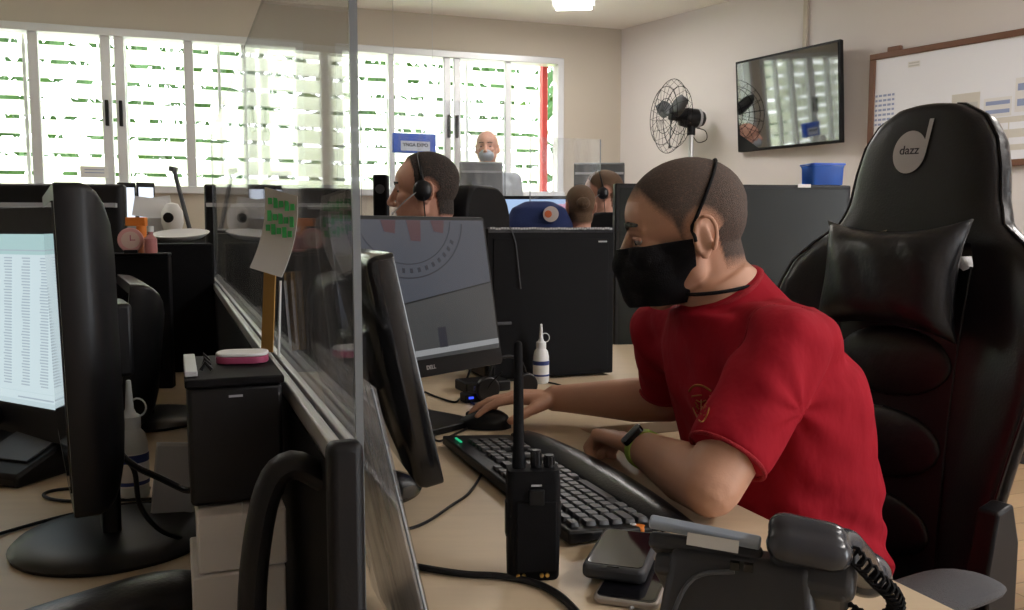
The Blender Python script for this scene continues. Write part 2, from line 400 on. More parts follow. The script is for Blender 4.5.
# ================================================================== DESKS AND PARTITION
EX = lambda Y: .385-.40*(Y-1.08)
PXc = lambda Y: -.139-.405*(Y-.62)
desk_pts = [(PXc(.30)+.02, .30), (EX(.30), .30), (EX(1.70), 1.70), (1.9, 2.35), (1.75, 3.45), (.25, 3.25), (.2, 2.58), (-.56, 2.50), (-.60, 3.12), (PXc(3.05)+.02, 3.05)]
t = thing('office_desk', 'beige laminate desk carrying the keyboard, radio and mouse right of the partition', 'desk')
g = G(); g.prism(desk_pts, .722, .75); g.build('desktop', M['desk'], t, bevel=.003)
for x, y in ((EX(.45)-.08, .42), (EX(1.6)-.06, 1.62), (1.4, 3.2), (PXc(2.9)+.25, 2.9), (1.7, 2.4)):
    g = G(); g.cyl((x, y, 0), (x, y, .722), .025); g.build('leg', M['grey'], t)
t = thing('office_desk', 'beige laminate desk under the round black monitor base left of the partition', 'desk')
g = G(); g.prism([(PXc(.30)-.02, .30), (PXc(3.05)-.02, 3.05), (-2.6, 2.55), (-1.45, .30)], .722, .75); g.build('desktop', M['desk'], t, bevel=.003)
for x, y in ((-.35, .5), (-1.3, .45), (-2.3, 2.3), (-1.3, 2.7)):
    g = G(); g.cyl((x, y, 0), (x, y, .722), .025); g.build('leg', M['grey'], t)
# partition
PN = V((PXc(.60), .60, 0)); PL = 2.62
XP = frame(PN, A, -T, Z)      # local x along the partition, y to the left
t = thing('desk_partition', 'black desk partition with grey aluminium top rail between the two desk rows', 'partition')
g = G(); g.box((PL/2, -.009, .535), (PL, .016, .89), 0, XP); g.build('panel', M['blackm'], t, bevel=.004)
g = G()
for yy, w_ in ((-.0035, .009), (-.0155, .007)): g.box((PL/2, yy, .990), (PL-.002, w_, .018), 0, XP)
g.box((PL/2, -.0095, .984), (PL-.002, .021, .006), 0, XP)
g.build('top_rail', M['rail'], t, bevel=.002)
g = G(); pr = [(-.004, .03), (-.004, .945)]
g.box((-.006, -.009, .525), (.02, .026, .95), 0, XP); g.build('end_cap', M['black'], t, bevel=.007, seg=4)
g = G(); pth = [(0.06, -.004, .955), (.06, .020, .968), (.06, .038, .950), (.06, .05, .89), (.06, .054, .82), (.06, .056, .753)]
g.tube([XP @ V(p) for p in smoothpath(pth, 4)], .011, 12, sq=1.5); g.build('cable_bracket', M['black'], t)
# acrylic screen on the right face
t = thing('acrylic_screen', 'tall clear acrylic screen standing on the black partition rail', 'screen')
g = G(); a0, a1 = .0, 2.30
XA = frame(PN+T*.021, A, -T, Z)
zt = 1.455
g.box(((a0+a1)/2, 0, (.78+zt)/2), (a1-a0, .004, zt-.78), 0, XA); g.build('pane', M['acr'], t, smooth=0)
g = G(); g.box((a0-.002, 0, (.78+zt)/2), (.004, .0055, zt-.78), 0, XA); g.build('polished_edge', M['edge'], t)
g = G(); g.box((a1+.002, 0, (.97+zt)/2), (.004, .0055, zt-.97), 0, XA); g.build('polished_edge', M['edge'], t)
# notes taped on the acrylic
def notept(cx_, cz, roll, off, bend, h, xl, u, k):
    z = u*h; c, s2 = math.cos(roll), math.sin(roll); x = xl*c-z*s2; th_ = R(50)
    return (cx_+x*math.cos(th_)-(bend*4*u*u+k)*.8, off+.022+x*math.sin(th_)+(bend*4*u*u+k)*.6, cz+xl*s2+z*c)
def sheet(name, cx_, cz, w, h, bend, roll, mats, label, cat, off=.006, group=None, deco=None):
    """curled strip of paper standing off the left face of the acrylic; x along the screen, z up"""
    g = G(); n = 10; vs = []
    for i in range(n+1):
        u = i/n-.5
        for s_ in (-.5, .5): vs.append(notept(cx_, cz, roll, off, bend, h, s_*w, u, 0))
    fs = [(2*i, 2*i+1, 2*i+3, 2*i+2) for i in range(n)]
    b = [(x+.0005, y-.0004, z) for x, y, z in vs]; m = len(vs)
    g.add(vs+b, fs+[tuple(m+k for k in reversed(f)) for f in fs]+[(0, 1, m+1, m), (2*n, m+2*n, m+2*n+1, 2*n+1)]+[(2*i, 2*i+2, m+2*i+2, m+2*i) for i in range(n)]+[(2*i+1, m+2*i+1, m+2*i+3, 2*i+3) for i in range(n)], 0, XA)
    if deco: deco(g, cx_, cz, roll, off, bend, h)
    o = g.build(name, mats, smooth=60); return tag(o, label, cat)
def xa(px, py):   # acrylic coordinates of a pixel
    d = ray(px, py); n = -T; o = PN+T*.021; k = (o-V((0, 0, CH))).dot(n)/d.dot(n); q = V((0, 0, CH))+d*k
    return (q-o).dot(A), q.z
def deco(g, cx_, cz, roll, off, bend, h):
    for k, z in enumerate((.35, .17, .02)):
        for i in range(5):
            p = notept(cx_, cz, roll, off, bend, h, -.013+.0062*i, z, .0012)
            g.box(p, (.0042, .001, .010 if (i+k) % 2 else .006), 1, XA, rot=(0, 0, R(50)))
nx, nz = xa(292, 232)
sheet('paper_note', nx-.125, nz, .036, .078, .010, R(14), [M['paperd'], M['green']], 'curled white note with green marker writing taped to the acrylic screen', 'note', deco=deco)
bx_, bz_ = xa(283, 352)
t = thing('card_strip', 'narrow ochre card strip standing upright on the partition rail', 'card strip')
g = G(); q0 = 1.000; g.box((bx_, .016, q0+.050), (.016, .002, .098), 0, XA, rot=(0, R(-4), R(52))); g.build('card', M['ochre'], t, smooth=0)
g = G(); g.box((bx_-.035, .007, q0+.045), (.010, .002, .09), 0, XA, rot=(R(3), R(3), 0)); g.build('backing', M['paper'], t, smooth=0)
# clear document sleeve leaning right of the partition end
def sleeve():
    t = thing('document_sleeve', 'clear plastic document sleeve leaning against the near end of the acrylic screen', 'document sleeve')
    n = 12
    def surf(u0, u1, v0, v1, off):
        vs = []
        for i in range(n+1):
            v = v0+(v1-v0)*i/n
            lat = .009+.062*v
            z = 1.035-.28*v
            for u in (u0, u1):
                q = PN+T*(.021+lat+off)+A*(u-.0*v)+Z*z; vs.append(q)
        return vs, [(2*i, 2*i+1, 2*i+3, 2*i+2) for i in range(n)]
    g = G(); vs, fs = surf(0, .30, 0, 1, 0); g.add(vs, fs); vs, fs = surf(0, .30, 0, 1, .004); g.add(vs, fs)
    o = g.build('sleeve', M['sleeve'], t, smooth=60)
    g = G(); vs, fs = surf(.0, .003, 0, 1, .002); g.add(vs, fs); o = g.build('sleeve_edge', M['edge'], t, smooth=60); sl = o.modifiers.new('s', 'SOLIDIFY'); sl.thickness = .0016
    g = G(); vs, fs = surf(.02, .26, .34, .98, .002); g.add(vs, fs); o = g.build('paper_sheet', M['paper'], t, smooth=60); sl = o.modifiers.new('s', 'SOLIDIFY'); sl.thickness = .0004
    return t
M['sleeve'] = glassmat('clear_sleeve', 1.2, (.95, .95, .97), .2)
sleeve()

# ------------------------------------------------------------------ monitors
M['bez'] = M['black']
def scr(name, col, s): return emis(name, col, s)
def monitor(label, loc, rz, w=.5, h=.32, zc=.28, tilt=8, back='dome', base='round', scrmat=None, deco=None, brand=None, group=None, bez=.018, chin=.024, tneck=True, matb=None, br=.115, name='computer_monitor', dome=1.0):
    mb = matb or M['black']
    t = thing(name, label, 'monitor', loc, rz, group)
    X = Matrix.Translation((0, 0, zc)) @ Matrix.Rotation(R(-tilt), 4, 'X')
    g = G()
    def ring(k, y, kz=None): kz = kz or k; return [V((x*k, y, z*kz)) for x, z in rrect(w, h, .008)]
    if back == 'dome':
        g.loft([ring(.995, -.012), ring(1, -.010), ring(1, .012), ring(.985, .020), ring(.95, .020+.012*dome), ring(.88, .020+.024*dome), ring(.76, .020+.036*dome), ring(.58, .020+.045*dome), ring(.34, .020+.05*dome)], 0, X)
    else:
        g.loft([ring(.995, -.012), ring(1, -.010), ring(1, .016), ring(.97, .024, .96), ring(.94, .027, .92)], 0, X)
        g.box((0, .034, h*.33), (w*.95, .02, .012), 1, X); g.box((0, .036, -.02), (w*.5, .03, h*.45), 0, X)
    g.build('housing', [mb, M['lgrey']], t, smooth=50, bevel=0)
    g = G(); cz_ = (chin-bez)/2; g.box((0, -.0128, cz_), (w-2*bez, .002, h-bez-chin), 0, X)
    if deco: deco(g, X, w-2*bez, h-bez-chin, cz_)
    g.build('screen', scrmat if isinstance(scrmat, list) else [scrmat or M['pglass']], t, smooth=0)
    if brand:
        g = G(); g.text(brand, .011, X @ Matrix.Translation((0, -.0125, -h/2+chin*.5)) @ Matrix.Rotation(R(90), 4, 'X'), bold=.0003); g.build('brand_lettering', M['logo'], t, smooth=0)
    g = G(); g.box((0, .040, zc*.5+.01), (.055, .022, zc), 0); g.box((0, .05, zc-.01), (.10, .04, .09), 0); g.build('stand_neck', mb, t, bevel=.005)
    g = G()
    if base == 'round': g.lathe([(.001, 0), (br, 0), (br+.002, .005), (br-.004, .011), (br*.75, .017), (.04, .020), (.001, .020)], 48, (0, .045, .0005))
    else: g.prism(rrect(.24, .19, .03, 5, 0, .045), .0005, .014)
    g.build('stand_base', mb, t, bevel=.002 if base != 'round' else 0)
    return t
DZ = .7503
# A edge-on, left foreground
M['bA'] = mat('black_monitor_shell', (.006, .006, .007), .42, spec=.35)
def at(cx_, cy, rz, oy=.045): # base centre -> origin
    return V((cx_, cy, DZ))-V((-math.sin(rz)*oy, math.cos(rz)*oy, 0))
ra = R(-60)
la = at(-.525, 1.06, ra, .030)
monitor('black monitor seen edge-on with bulging back on a round base, left foreground', la, ra, w=.44, h=.345, zc=.275, tilt=-1, matb=M['bA'], dome=.62, br=.12)
# B with spreadsheet
SHT = [emis('sheet_white', (.56, .68, .72), .62), emis('sheet_teal', (.38, .56, .57), .6), emis('sheet_ink', (.38, .46, .52), .58), emis('sheet_rule', (.50, .62, .66), .6)]
def sheetdeco(g, X, w, h, cz):
    y = -.0142
    g.box((0, y, cz+h*.44), (w, .0004, h*.12), 1, X); g.box((0, y-.0004, cz+h*.405), (w, .0003, .002), 2, X)
    rr = random.Random(5)
    for r_ in range(44):
        z = cz+h*.36-r_*h*.0172
        for c in range(9):
            x = w*.5-.02-c*.052
            if c in (3, 5) and rr.random() < .5: continue
            ww_ = (.024 if c < 4 else .034)*rr.uniform(.8, 1)
            g.box((x-ww_/2, y, z), (ww_, .0003, .0022), 2, X)
    g.box((0, y, cz-h*.42), (w, .0004, .001), 3, X); g.box((.16, y, cz-h*.455), (.10, .0004, .0025), 2, X)
    g.box((0, y, cz-h*.485), (w, .0004, h*.03), 3, X)
rb = R(-30)
cbx = V((-.70, 1.36, 0))+V((-.866, .5, 0))*.25
monitor('black monitor showing a pale spreadsheet at the far left edge', (cbx.x, cbx.y, DZ), rb, w=.52, h=.385, zc=.245, tilt=3, scrmat=SHT, deco=sheetdeco, base='flat', bez=.045, chin=.055, back='flat')
# F thin edge-on behind
M['bF'] = mat('black_monitor_shell_small', (.008, .008, .009), .34, spec=.4)
monitor('small black monitor seen edge-on between the near edge-on monitor and the storage box', at(-.80, 1.74, R(-62), .0), R(-62), w=.40, h=.27, zc=.165, tilt=6, matb=M['bF'], dome=.9)
# C Dell: glowing screen picture, reflected pale band painted in at the bottom
CS = [emis('screen_grey_blue', (.085, .095, .12), 0.34), emis('screen_grey', (.075, .078, .08), 0.34), emis('screen_ring', (.035, .037, .05), 0.34), emis('screen_red', (.10, .045, .055), 0.34), emis('reflected_band', (.36, .37, .38), 0.39), emis('screen_edge', (.02, .022, .025), 0.22)]
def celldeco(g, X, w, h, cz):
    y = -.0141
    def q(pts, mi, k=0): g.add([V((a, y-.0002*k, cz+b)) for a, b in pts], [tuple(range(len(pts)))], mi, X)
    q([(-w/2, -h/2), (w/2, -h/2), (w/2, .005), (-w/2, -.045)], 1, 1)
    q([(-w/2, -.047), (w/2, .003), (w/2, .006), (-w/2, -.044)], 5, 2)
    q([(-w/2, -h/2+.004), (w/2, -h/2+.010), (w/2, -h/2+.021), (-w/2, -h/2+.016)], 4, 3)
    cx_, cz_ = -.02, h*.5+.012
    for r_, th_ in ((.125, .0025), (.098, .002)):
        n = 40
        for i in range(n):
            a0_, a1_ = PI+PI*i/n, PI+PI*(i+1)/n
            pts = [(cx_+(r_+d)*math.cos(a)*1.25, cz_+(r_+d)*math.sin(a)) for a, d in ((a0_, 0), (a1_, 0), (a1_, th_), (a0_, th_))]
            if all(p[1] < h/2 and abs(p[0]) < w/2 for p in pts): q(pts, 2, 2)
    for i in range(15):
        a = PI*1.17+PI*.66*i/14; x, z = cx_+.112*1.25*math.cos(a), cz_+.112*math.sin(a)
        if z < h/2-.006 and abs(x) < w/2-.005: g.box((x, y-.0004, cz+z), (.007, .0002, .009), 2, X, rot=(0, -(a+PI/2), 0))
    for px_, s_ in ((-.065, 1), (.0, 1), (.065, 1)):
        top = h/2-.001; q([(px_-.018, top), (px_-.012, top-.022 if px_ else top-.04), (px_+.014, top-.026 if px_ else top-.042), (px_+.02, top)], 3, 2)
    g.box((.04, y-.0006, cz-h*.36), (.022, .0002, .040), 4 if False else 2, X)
monitor('black desktop monitor with grey screen and round emblem facing the man in red', (-.185, 1.66, DZ), R(49.5), w=.42, h=.315, zc=.27, tilt=10, scrmat=CS, deco=celldeco, brand='DELL', base='flat', bez=.008, chin=.034)
# D edge-on right of the acrylic
M['bD'] = mat('black_monitor_shell_slim', (.007, .007, .008), .16, spec=.7)
rd = R(108)
monitor('black monitor seen edge-on, tilted back on a round base, in front of the keyboard', at(-.235, 1.275, rd, .045), rd, w=.38, h=.32, zc=.212, tilt=12, matb=M['bD'], dome=.35, base='round', br=.095)
# E, G far backs
monitor('black monitor back behind the spreadsheet monitor', (-1.42, 2.42, DZ), R(180+8), w=.62, h=.36, zc=.35, tilt=-2, back='flat', base='flat')
monitor('wide black monitor back seen through the acrylic screen', (-.80, 2.95, DZ), R(180+6), w=.50, h=.42, zc=.345, tilt=-2, back='flat', base='flat')
# ------------------------------------------------------------------ far dividers and clutter
def divider(label, p0, p1, zt_, z0=.751, th_=.03):
    d = (p1-p0); L = d.length; d.normalize(); n = V((-d.y, d.x, 0))
    g = G(); Xd = frame(p0, d, n, Z); g.box((L/2, 0, (z0+zt_)/2), (L, th_, zt_-z0), 0, Xd); g.box((L/2, 0, zt_+.004), (L, th_+.006, .008), 1, Xd)
    o = g.build('desk_divider', [M['blackm'], M['black']], bevel=.003); return tag(o, label, 'divider')
divider('low black divider across the desk left of the partition', V((-1.60, 2.05, 0)), V((-.86, 2.14, 0)), 1.085)
divider('low black divider across the desk below the wide monitor back', V((-.70, 2.38, 0)), V((-.31, 2.40, 0)), 1.088)
# plate
q = P(181, 243, 2.45)
g = G(); g.lathe([(.001, 0), (.06, 0), (.078, .012), (.080, .015), (.076, .016), (.058, .006), (.001, .005)], 40)
bxq = G(); bxq.box((0, 0, (q.z-.752)/2), (.17, .17, q.z-.752)); o = bxq.build('computer_tower', M['blackm'], bevel=.006, loc=(q.x, q.y, .751), rz=ANG)
tag(o, 'small black computer case standing under the white plate', 'computer case')
o = g.build('plate', M['white'], loc=(q.x, q.y, q.z+.014)); o.rotation_euler = (R(9), 0, 0); tag(o, 'round white plate lying on the small black computer case', 'plate')
# bottles with pink labels on divider, phones
for i, (px, lab, cat, nm, cm) in enumerate(((131, 'round pink-faced table clock on the left black divider', 'clock', 'table_clock', 'pink'), (151, 'small pink bottle on the left black divider', 'bottle', 'small_bottle', 'pink'))):
    q = P(px, 249, 2.10); zb = 1.0935
    if i == 0:
        t = thing(nm, lab, cat, (q.x, q.y, zb), R(20)); g = G(); g.cyl((0, -.006, .032), (0, .006, .032), .030, n=28); g.build('clock_case', M['pinkp'] if 'pinkp' in M else mat('pale_pink', (.6, .3, .28), .5), t, bevel=.002)
        g = G(); g.cyl((0, -.0075, .032), (0, -.0062, .032), .021, n=28); g.build('dial', mat('dial_cream', (.62, .45, .38), .5), t); g = G(); g.box((0, 0, .004), (.03, .02, .008)); g.build('foot', M['blackm'], t)
        g = G(); g.box((0, -.008, .037), (.002, .001, .014)); g.box((.005, -.008, .032), (.012, .001, .002)); g.build('hands', M['pink'], t)
    else:
        t = thing(nm, lab, cat, (q.x, q.y, zb)); g = G(); g.lathe([(.001, 0), (.014, 0), (.015, .004), (.015, .035), (.006, .045), (.006, .052), (.001, .052)], 20); g.build('bottle_body', mat('rose_bottle', (.5, .2, .2), .4), t)
        g = G(); g.lathe([(.001, .052), (.008, .052), (.008, .066), (.001, .066)], 16); g.build('cap', M['white'], t)
q = P(137, 249, 2.12)
t = thing('spray_bottle', 'orange spray bottle between the pink clock and the pink bottle', 'bottle', (q.x, q.y+.03, .751)); g = G(); g.lathe([(.001, 0), (.028, 0), (.030, .02), (.030, .26), (.012, .36), (.012, .38), (.001, .38)], 20)
g.build('bottle_body', mat('amber_bottle', (.40, .14, .06), .35), t); g = G(); g.cyl((0, 0, .38), (0, 0, .41), .012); g.box((-.012, 0, .42), (.05, .018, .022)); g.build('spray_head', M['orange'], t, bevel=.002)
# bright screen and its mirror image far left, both built as glowing panels
EM = emis('mirrored_white_glow', (.62, .68, .80), 1.0)
for px, Y_, lab in ((128, 3.6, 'bright white panel standing upright, left of a screen and reflection pair'), (147, 3.6, 'bright white panel standing upright, right of a screen and reflection pair')):
    q = P(px, 228, Y_)
    t = thing('mirrored_screen', lab, 'mirrored_screen', (q.x, q.y, q.z-.02), R(42)); g = G(); g.box((0, 0, .105), (.075, .008, .21)); g.build('mirrored_screen_body', M['black'], t, bevel=.003)
    g = G(); g.box((0, -.0048, .105), (.060, .001, .17)); g.build('screen', EM, t, smooth=0); g = G(); g.box((0, .03, .05), (.03, .06, .006), rot=(R(-50), 0, 0)); g.build('prop', M['black'], t)
# storage ledge (sideboard) behind left desk
t = thing('sideboard', 'low grey sideboard under the long left window', 'sideboard')
p0 = P(120, 228, 3.6); g = G(); g.box((p0.x-.1, p0.y+.12, (p0.z-.025)/2), (1.3, .45, p0.z-.025)); g.build('body', M['grey'], t, bevel=.005); g = G(); g.box((p0.x-.1, p0.y+.12, p0.z-.0225+.0005), (1.34, .48, .004)); g.build('top', M['white'], t)
zs = p0.z-.02
# slanted pole lamp and white mouse-like speaker
q = P(188, 236, 3.3)
q = P(190, 236, 3.45)
t = thing('desk_lamp', 'dark slanted desk lamp on the grey sideboard', 'lamp', (q.x, q.y, zs))
g = G(); g.lathe([(.001, 0), (.06, 0), (.06, .01), (.01, .018), (.001, .018)], 24); g.build('lamp_base', M['grey'], t)
g = G(); g.tube([(0, 0, .015), (-.055, 0, .25)], .009, 10); g.build('lamp_pole', M['grey'], t); g = G(); g.box((-.058, 0, .255), (.02, .05, .02), rot=(0, R(12), 0)); g.build('lamp_head', M['grey'], t, bevel=.003)
q = P(181, 236, 3.42)
t = thing('desk_speaker', 'small white rounded speaker beside the slanted desk lamp', 'speaker', (q.x-.02, q.y-.03, zs)); g = G(); g.lathe([(.001, 0), (.03, 0), (.042, .04), (.040, .085), (.022, .115), (.001, .12)], 24); g.build('speaker_body', M['white'], t)
g = G(); g.cyl((0, -.036, .06), (0, -.043, .06), .02); g.build('driver', M['black'], t)
q = P(158, 236, 3.5)
t = thing('paper_tray', 'grey desk tray with white papers on the sideboard left of the lamp', 'paper tray', (q.x, q.y-.06, zs), R(15)); g = G(); g.box((0, 0, .03), (.16, .14, .06)); g.build('tray', M['lgrey'], t, bevel=.003)
g = G(); g.box((0, -.03, .10), (.12, .004, .08), rot=(R(-15), R(8), 0)); g.box((.03, .0, .10), (.10, .004, .09), rot=(R(-10), R(-9), 0)); g.build('paper', M['paper'], t, smooth=0)
# ------------------------------------------------------------------ left foreground things
M['navyink'] = mat('navy_ink', (.02, .04, .18), .5)
def bottle(label, loc, s=1, col='bottle', tint=None):
    t = thing('squeeze_bottle', label, 'bottle', loc)
    g = G(); g.lathe([(r*s, z*s) for r, z in ((.001, 0), (.019, 0), (.021, .003), (.021, .072), (.018, .086), (.012, .094), (.001, .094))], 32); g.build('bottle_body', M[col], t)
    g = G(); g.lathe([(r*s, z*s) for r, z in ((.0214, .018), (.0216, .018), (.0216, .062), (.0214, .062))], 32); g.build('bottle_label', M['paper'], t)
    for z0_, z1_ in ((.050, .061), (.020, .025)):
        g = G(); g.lathe([(r*s, z*s) for r, z in ((.0217, z0_), (.0219, z0_), (.0219, z1_), (.0217, z1_))], 32); g.build('blue_band', M['navyink'], t)
    g = G(); g.lathe([(r*s, z*s) for r, z in ((.001, .094), (.0135, .094), (.0135, .110), (.008, .114), (.0055, .120), (.003, .158), (.001, .159))], 24); g.build('nozzle', M[col], t)
    g = G(); g.tube([V((math.cos(a)*.011+.011, 0, math.sin(a)*.012+.122))*s for a in [PI*1.6*i/14-PI*.5 for i in range(15)]], .0012*s, 6); g.build('cap_strap', M[col], t)
    return t
q = GZ(133, 497); bottle('white squeeze bottle with long nozzle behind the near round monitor base', (q.x, q.y, DZ), 1.12, 'bottleg')
q = GZ(541, 383); bottle('white squeeze bottle standing in front of the black computer tower', (q.x, q.y, DZ), .98)
# paper stack boxes + storage box
t = thing('carton', 'stacked white paper carton under the black storage box', 'carton', (-.263, .785, DZ), ANG)
g = G(); g.box((0, 0, .048), (.080, .11, .096)); g.build('lower_carton', M['card'], t, bevel=.002)
g = G(); g.box((.004, .002, .1225), (.076, .106, .052)); g.build('upper_carton', M['card'], t, bevel=.002)
g = G(); g.box((0, -.0556, .05), (.0008, .0006, .09)); g.box((.004, -.0516, .128), (.0008, .0006, .06)); g.build('fold_line', M['paperd'], t, smooth=0)
t = thing('storage_box', 'black storage box with clasp on top of the white cartons', 'box', (-.278, .83, DZ+.150), ANG)
g = G(); g.box((0, 0, .055), (.082, .15, .108)); g.build('box_body', M['black'], t, bevel=.004)
g = G(); g.box((0, 0, .113), (.086, .154, .008)); g.build('lid', M['blackm'], t, bevel=.002)
g = G(); g.box((-.037, 0, .1195), (.011, .12, .005)); g.build('lid_strip', M['lgrey'], t, bevel=.001)
for k in range(3):
    g = G(); g.tube([(-.028+.003*k, -.03+.03*k, .118), (-.024, -.028+.03*k, .125), (-.018, -.03+.03*k, .118)], .002, 6); g.build('clasp', M['black'], t)
g = G(); g.box((0, -.0757, .10), (.012, .001, .002)); g.build('keyhole', M['lgrey'], t)
q = V((-.272, .850, DZ+.150+.1175))
t = thing('tape_roll', 'white topped pink tape roll lying on the black storage box', 'tape roll', q, R(10)); o1 = rrect(.050, .038, .014)
g = G(); g.prism(o1, 0, .007); g.build('roll_side', M['pink'], t, bevel=.001); g = G(); g.prism(rrect(.050, .038, .014), .0072, .0105); g.build('roll_top', M['paper'], t, bevel=.001)
# leaning grey document pad
q = GZ(176, 525)
t = thing('notepad', 'grey notepad leaning behind the round base of the near monitor', 'notepad', (q.x-.0, q.y, DZ), R(20)); g = G(); g.box((0, .012, .055), (.055, .006, .11), rot=(R(-10), R(6), 0)); g.build('cover', M['paperd'], t, bevel=.001); g = G(); g.box((0, .006, .056), (.05, .002, .10), rot=(R(-10), R(6), 0)); g.build('page', M['lgrey'], t, smooth=0)
def cable(label, pts, r=.0025, m='black', name='cable', k=8):
    g = G(); g.tube(smoothpath(pts, k), r, 8); o = g.build(name, M[m]); return tag(o, label, 'cable')
def dpt(px, py, r=.0025, z=.75): q = GZ(px, py, z+r+.0004); return q
cable('thin black cable running across the left desk to the round base', [dpt(-8, 536), dpt(60, 517), dpt(120, 505), dpt(160, 503), dpt(190, 507)])
cable('black cable looping behind the near edge-on monitor', [dpt(150, 488), dpt(100, 487), dpt(56, 490), dpt(44, 496), dpt(70, 501), dpt(152, 499)])
cw = [P(110, 446, .98), P(135, 466, .96), P(160, 478, .95), P(185, 490, .93), P(205, 498, .90)]
cable('thick black cable hanging in front of the squeeze bottle and notepad', cw+[V((-.33, .87, .76))], .0038)
cable('thin black cable drooping over the grey notepad', [P(118, 450, .985), P(134, 470, .98), P(140, 505, .99), P(160, 530, 1.0), GZ(188, 540, .756)], .003)
# dark bag/telephone at far left under B
q = GZ(25, 470); t = thing('desk_telephone', 'dark telephone set under the spreadsheet monitor', 'telephone', (q.x-.02, q.y-.01, DZ), R(-20))
g = G(); g.loft([[V((x, -.07, z)) for x, z in ((-.1, 0), (.1, 0), (.1, .02), (-.1, .02))], [V((x, .07, z)) for x, z in ((-.1, 0), (.1, 0), (.1, .07), (-.1, .07))]]); g.build('phone_body', M['black'], t, bevel=.006)
g = G(); g.tube(smoothpath([(-.07, -.055, .045), (-.07, -.04, .055), (-.07, .02, .08), (-.07, .06, .085)], 4), .016, 12); g.build('handset', M['black'], t)
g = G(); g.box((.035, .0, .048), (.10, .08, .003), rot=(R(20), 0, 0)); g.build('keypad', M['grey'], t)
g = G(); g.box((.03, .05, .085), (.05, .03, .02)); g.build('paper_tag', M['paper'], t)
# near black chair armrest
q = P(92, 606, .72)
t = thing('office_chair', 'black office chair whose padded armrest shows at the bottom left corner', 'chair', (q.x-.12, q.y-.16, 0), R(-30))
az = q.z-.012
lx = .24
g = G()
def armpad(g, c, d, L, w_, h_, X=None):
    c = V(c); d = V(d).normalized(); s_ = V((-d.y, d.x, 0)); rings = []
    for i in range(13):
        u = -1+2*i/12; k = math.sqrt(max(0, 1-abs(u)**3.2)); k = max(k, .04)
        bend = -.020*max(0, abs(u)-.4)**1.5
        rings.append([c+d*(u*L/2)+s_*(math.cos(a)*w_/2*k)+Z*(math.copysign(abs(math.sin(a))**.8, math.sin(a))*h_/2*k+bend) for a in [2*PI*j/18 for j in range(18)]])
    g.loft(rings, X=X)
Rz = Matrix.Rotation(R(30), 4, 'Z')
armc = Rz @ V((q.x-t.location.x, q.y-t.location.y, az))
g = G(); armpad(g, (armc.x, armc.y, az), (.2, 1, 0), .26, .075, .045); g.build('armrest', M['leather'], t)
g = G(); g.tube([(armc.x, armc.y, az-.02), (armc.x, armc.y, .45), (armc.x-.12, armc.y-.02, .43)], .016, 10); g.build('armrest_bracket', M['black'], t)
g = G(); g.ell((armc.x-.28, armc.y-.02, .44), (.25, .25, .05), 28); g.build('seat', M['fabric'], t)
g = G(); g.cyl((armc.x-.28, armc.y-.02, .12), (armc.x-.28, armc.y-.02, .42), .03); g.build('gas_lift', M['black'], t)
for k in range(5):
    a = 2*PI*k/5; c0 = V((armc.x-.28, armc.y-.02, .11)); c1 = c0+V((math.cos(a)*.28, math.sin(a)*.28, -.05))
    g = G(); g.tube([c0, c1], [.025, .016], 10); g.ell(c1-Z*.033, .025, 12); g.build('base_spoke', M['black'], t)
# ------------------------------------------------------------------ keyboard
t = thing('keyboard', 'black full-size keyboard with padded palm rest on the beige desk', 'keyboard', (.034, 1.318, DZ), R(90)+ANG); t.scale = (1.09, 1, 1)
KL, KD = .50, .135
g = G(); pts = [V((0, y, z)) for y, z in ((-KD/2, .004), (-KD/2, .011), (KD/2-.03, .019), (KD/2, .021), (KD/2, .004))]
g.loft([[p+V((-KL/2, 0, 0)) for p in pts], [p+V((KL/2, 0, 0)) for p in pts]]); g.build('keyboard_base', M['black'], t, bevel=.003)
g = G(); rings = []
for i in range(25):
    u = i/24*2-1; x = u*KL/2*1.0; yf = -KD/2-.050-.020*math.cos(u*PI*.5); e = .6+.4*math.sqrt(max(0, 1-abs(u)**8))
    rings.append([V((x, y, z)) for y, z in ((-KD/2-.001, .003), (yf, .003), (yf-.003, .008), (yf+.006, .017*e), (yf+.025, .024*e), (yf+.045, .022*e), (-KD/2-.004, .013), (-KD/2-.001, .011))])
g.loft(rings); g.build('palm_rest', M['leather'], t, smooth=60)
kp = R(3.4); Kx = lambda y: .0125+(y+KD/2)*.060
kmesh = {}
def key(x, y, w_=1, h_=1):
    k_ = (round(w_, 2), round(h_, 2)); s_ = .0182
    if k_ not in kmesh:
        g = G(); a_, b_ = w_*s_-.0022, h_*s_-.0022
        g.loft([[V((px, py, z)) for px, py in rrect(a_*f_, b_*f_, .0025, 2)] for z, f_ in ((0, 1), (.0045, .93), (.006, .84))]); me = g.mesh('key'); me.materials.append(M['key']); me.polygons.foreach_set('use_smooth', [True]*len(me.polygons)); me.set_sharp_from_angle(angle=R(30)); kmesh[k_] = me
    o = bpy.data.objects.new('key', kmesh[k_]); COL.objects.link(o); o.parent = t; o.location = (x, y, Kx(y)+.0005); o.rotation_euler = (kp, 0, 0)
M['key'] = mat('key_caps', (.024, .025, .028), .42, spec=.6)
s_ = .0186; x0 = -KL/2+.022; ys = [KD/2-.016-i*.0192-(.004 if i else 0) for i in range(6)]
for i in range(13): key(x0+i*s_*1.13, ys[0], 1, .8)
for i in range(14): key(x0+i*s_, ys[1], 1)
key(x0+13.95*s_+s_*.4, ys[1], 1.5)
key(x0+.2*s_, ys[2], 1.4)
for i in range(12): key(x0+1.45*s_+i*s_, ys[2])
key(x0+13.9*s_, ys[2], 1.7)
key(x0+.3*s_, ys[3], 1.7)
for i in range(11): key(x0+1.7*s_+i*s_, ys[3])
key(x0+13.6*s_, ys[3], 2.2)
key(x0+.5*s_, ys[4], 2.1)
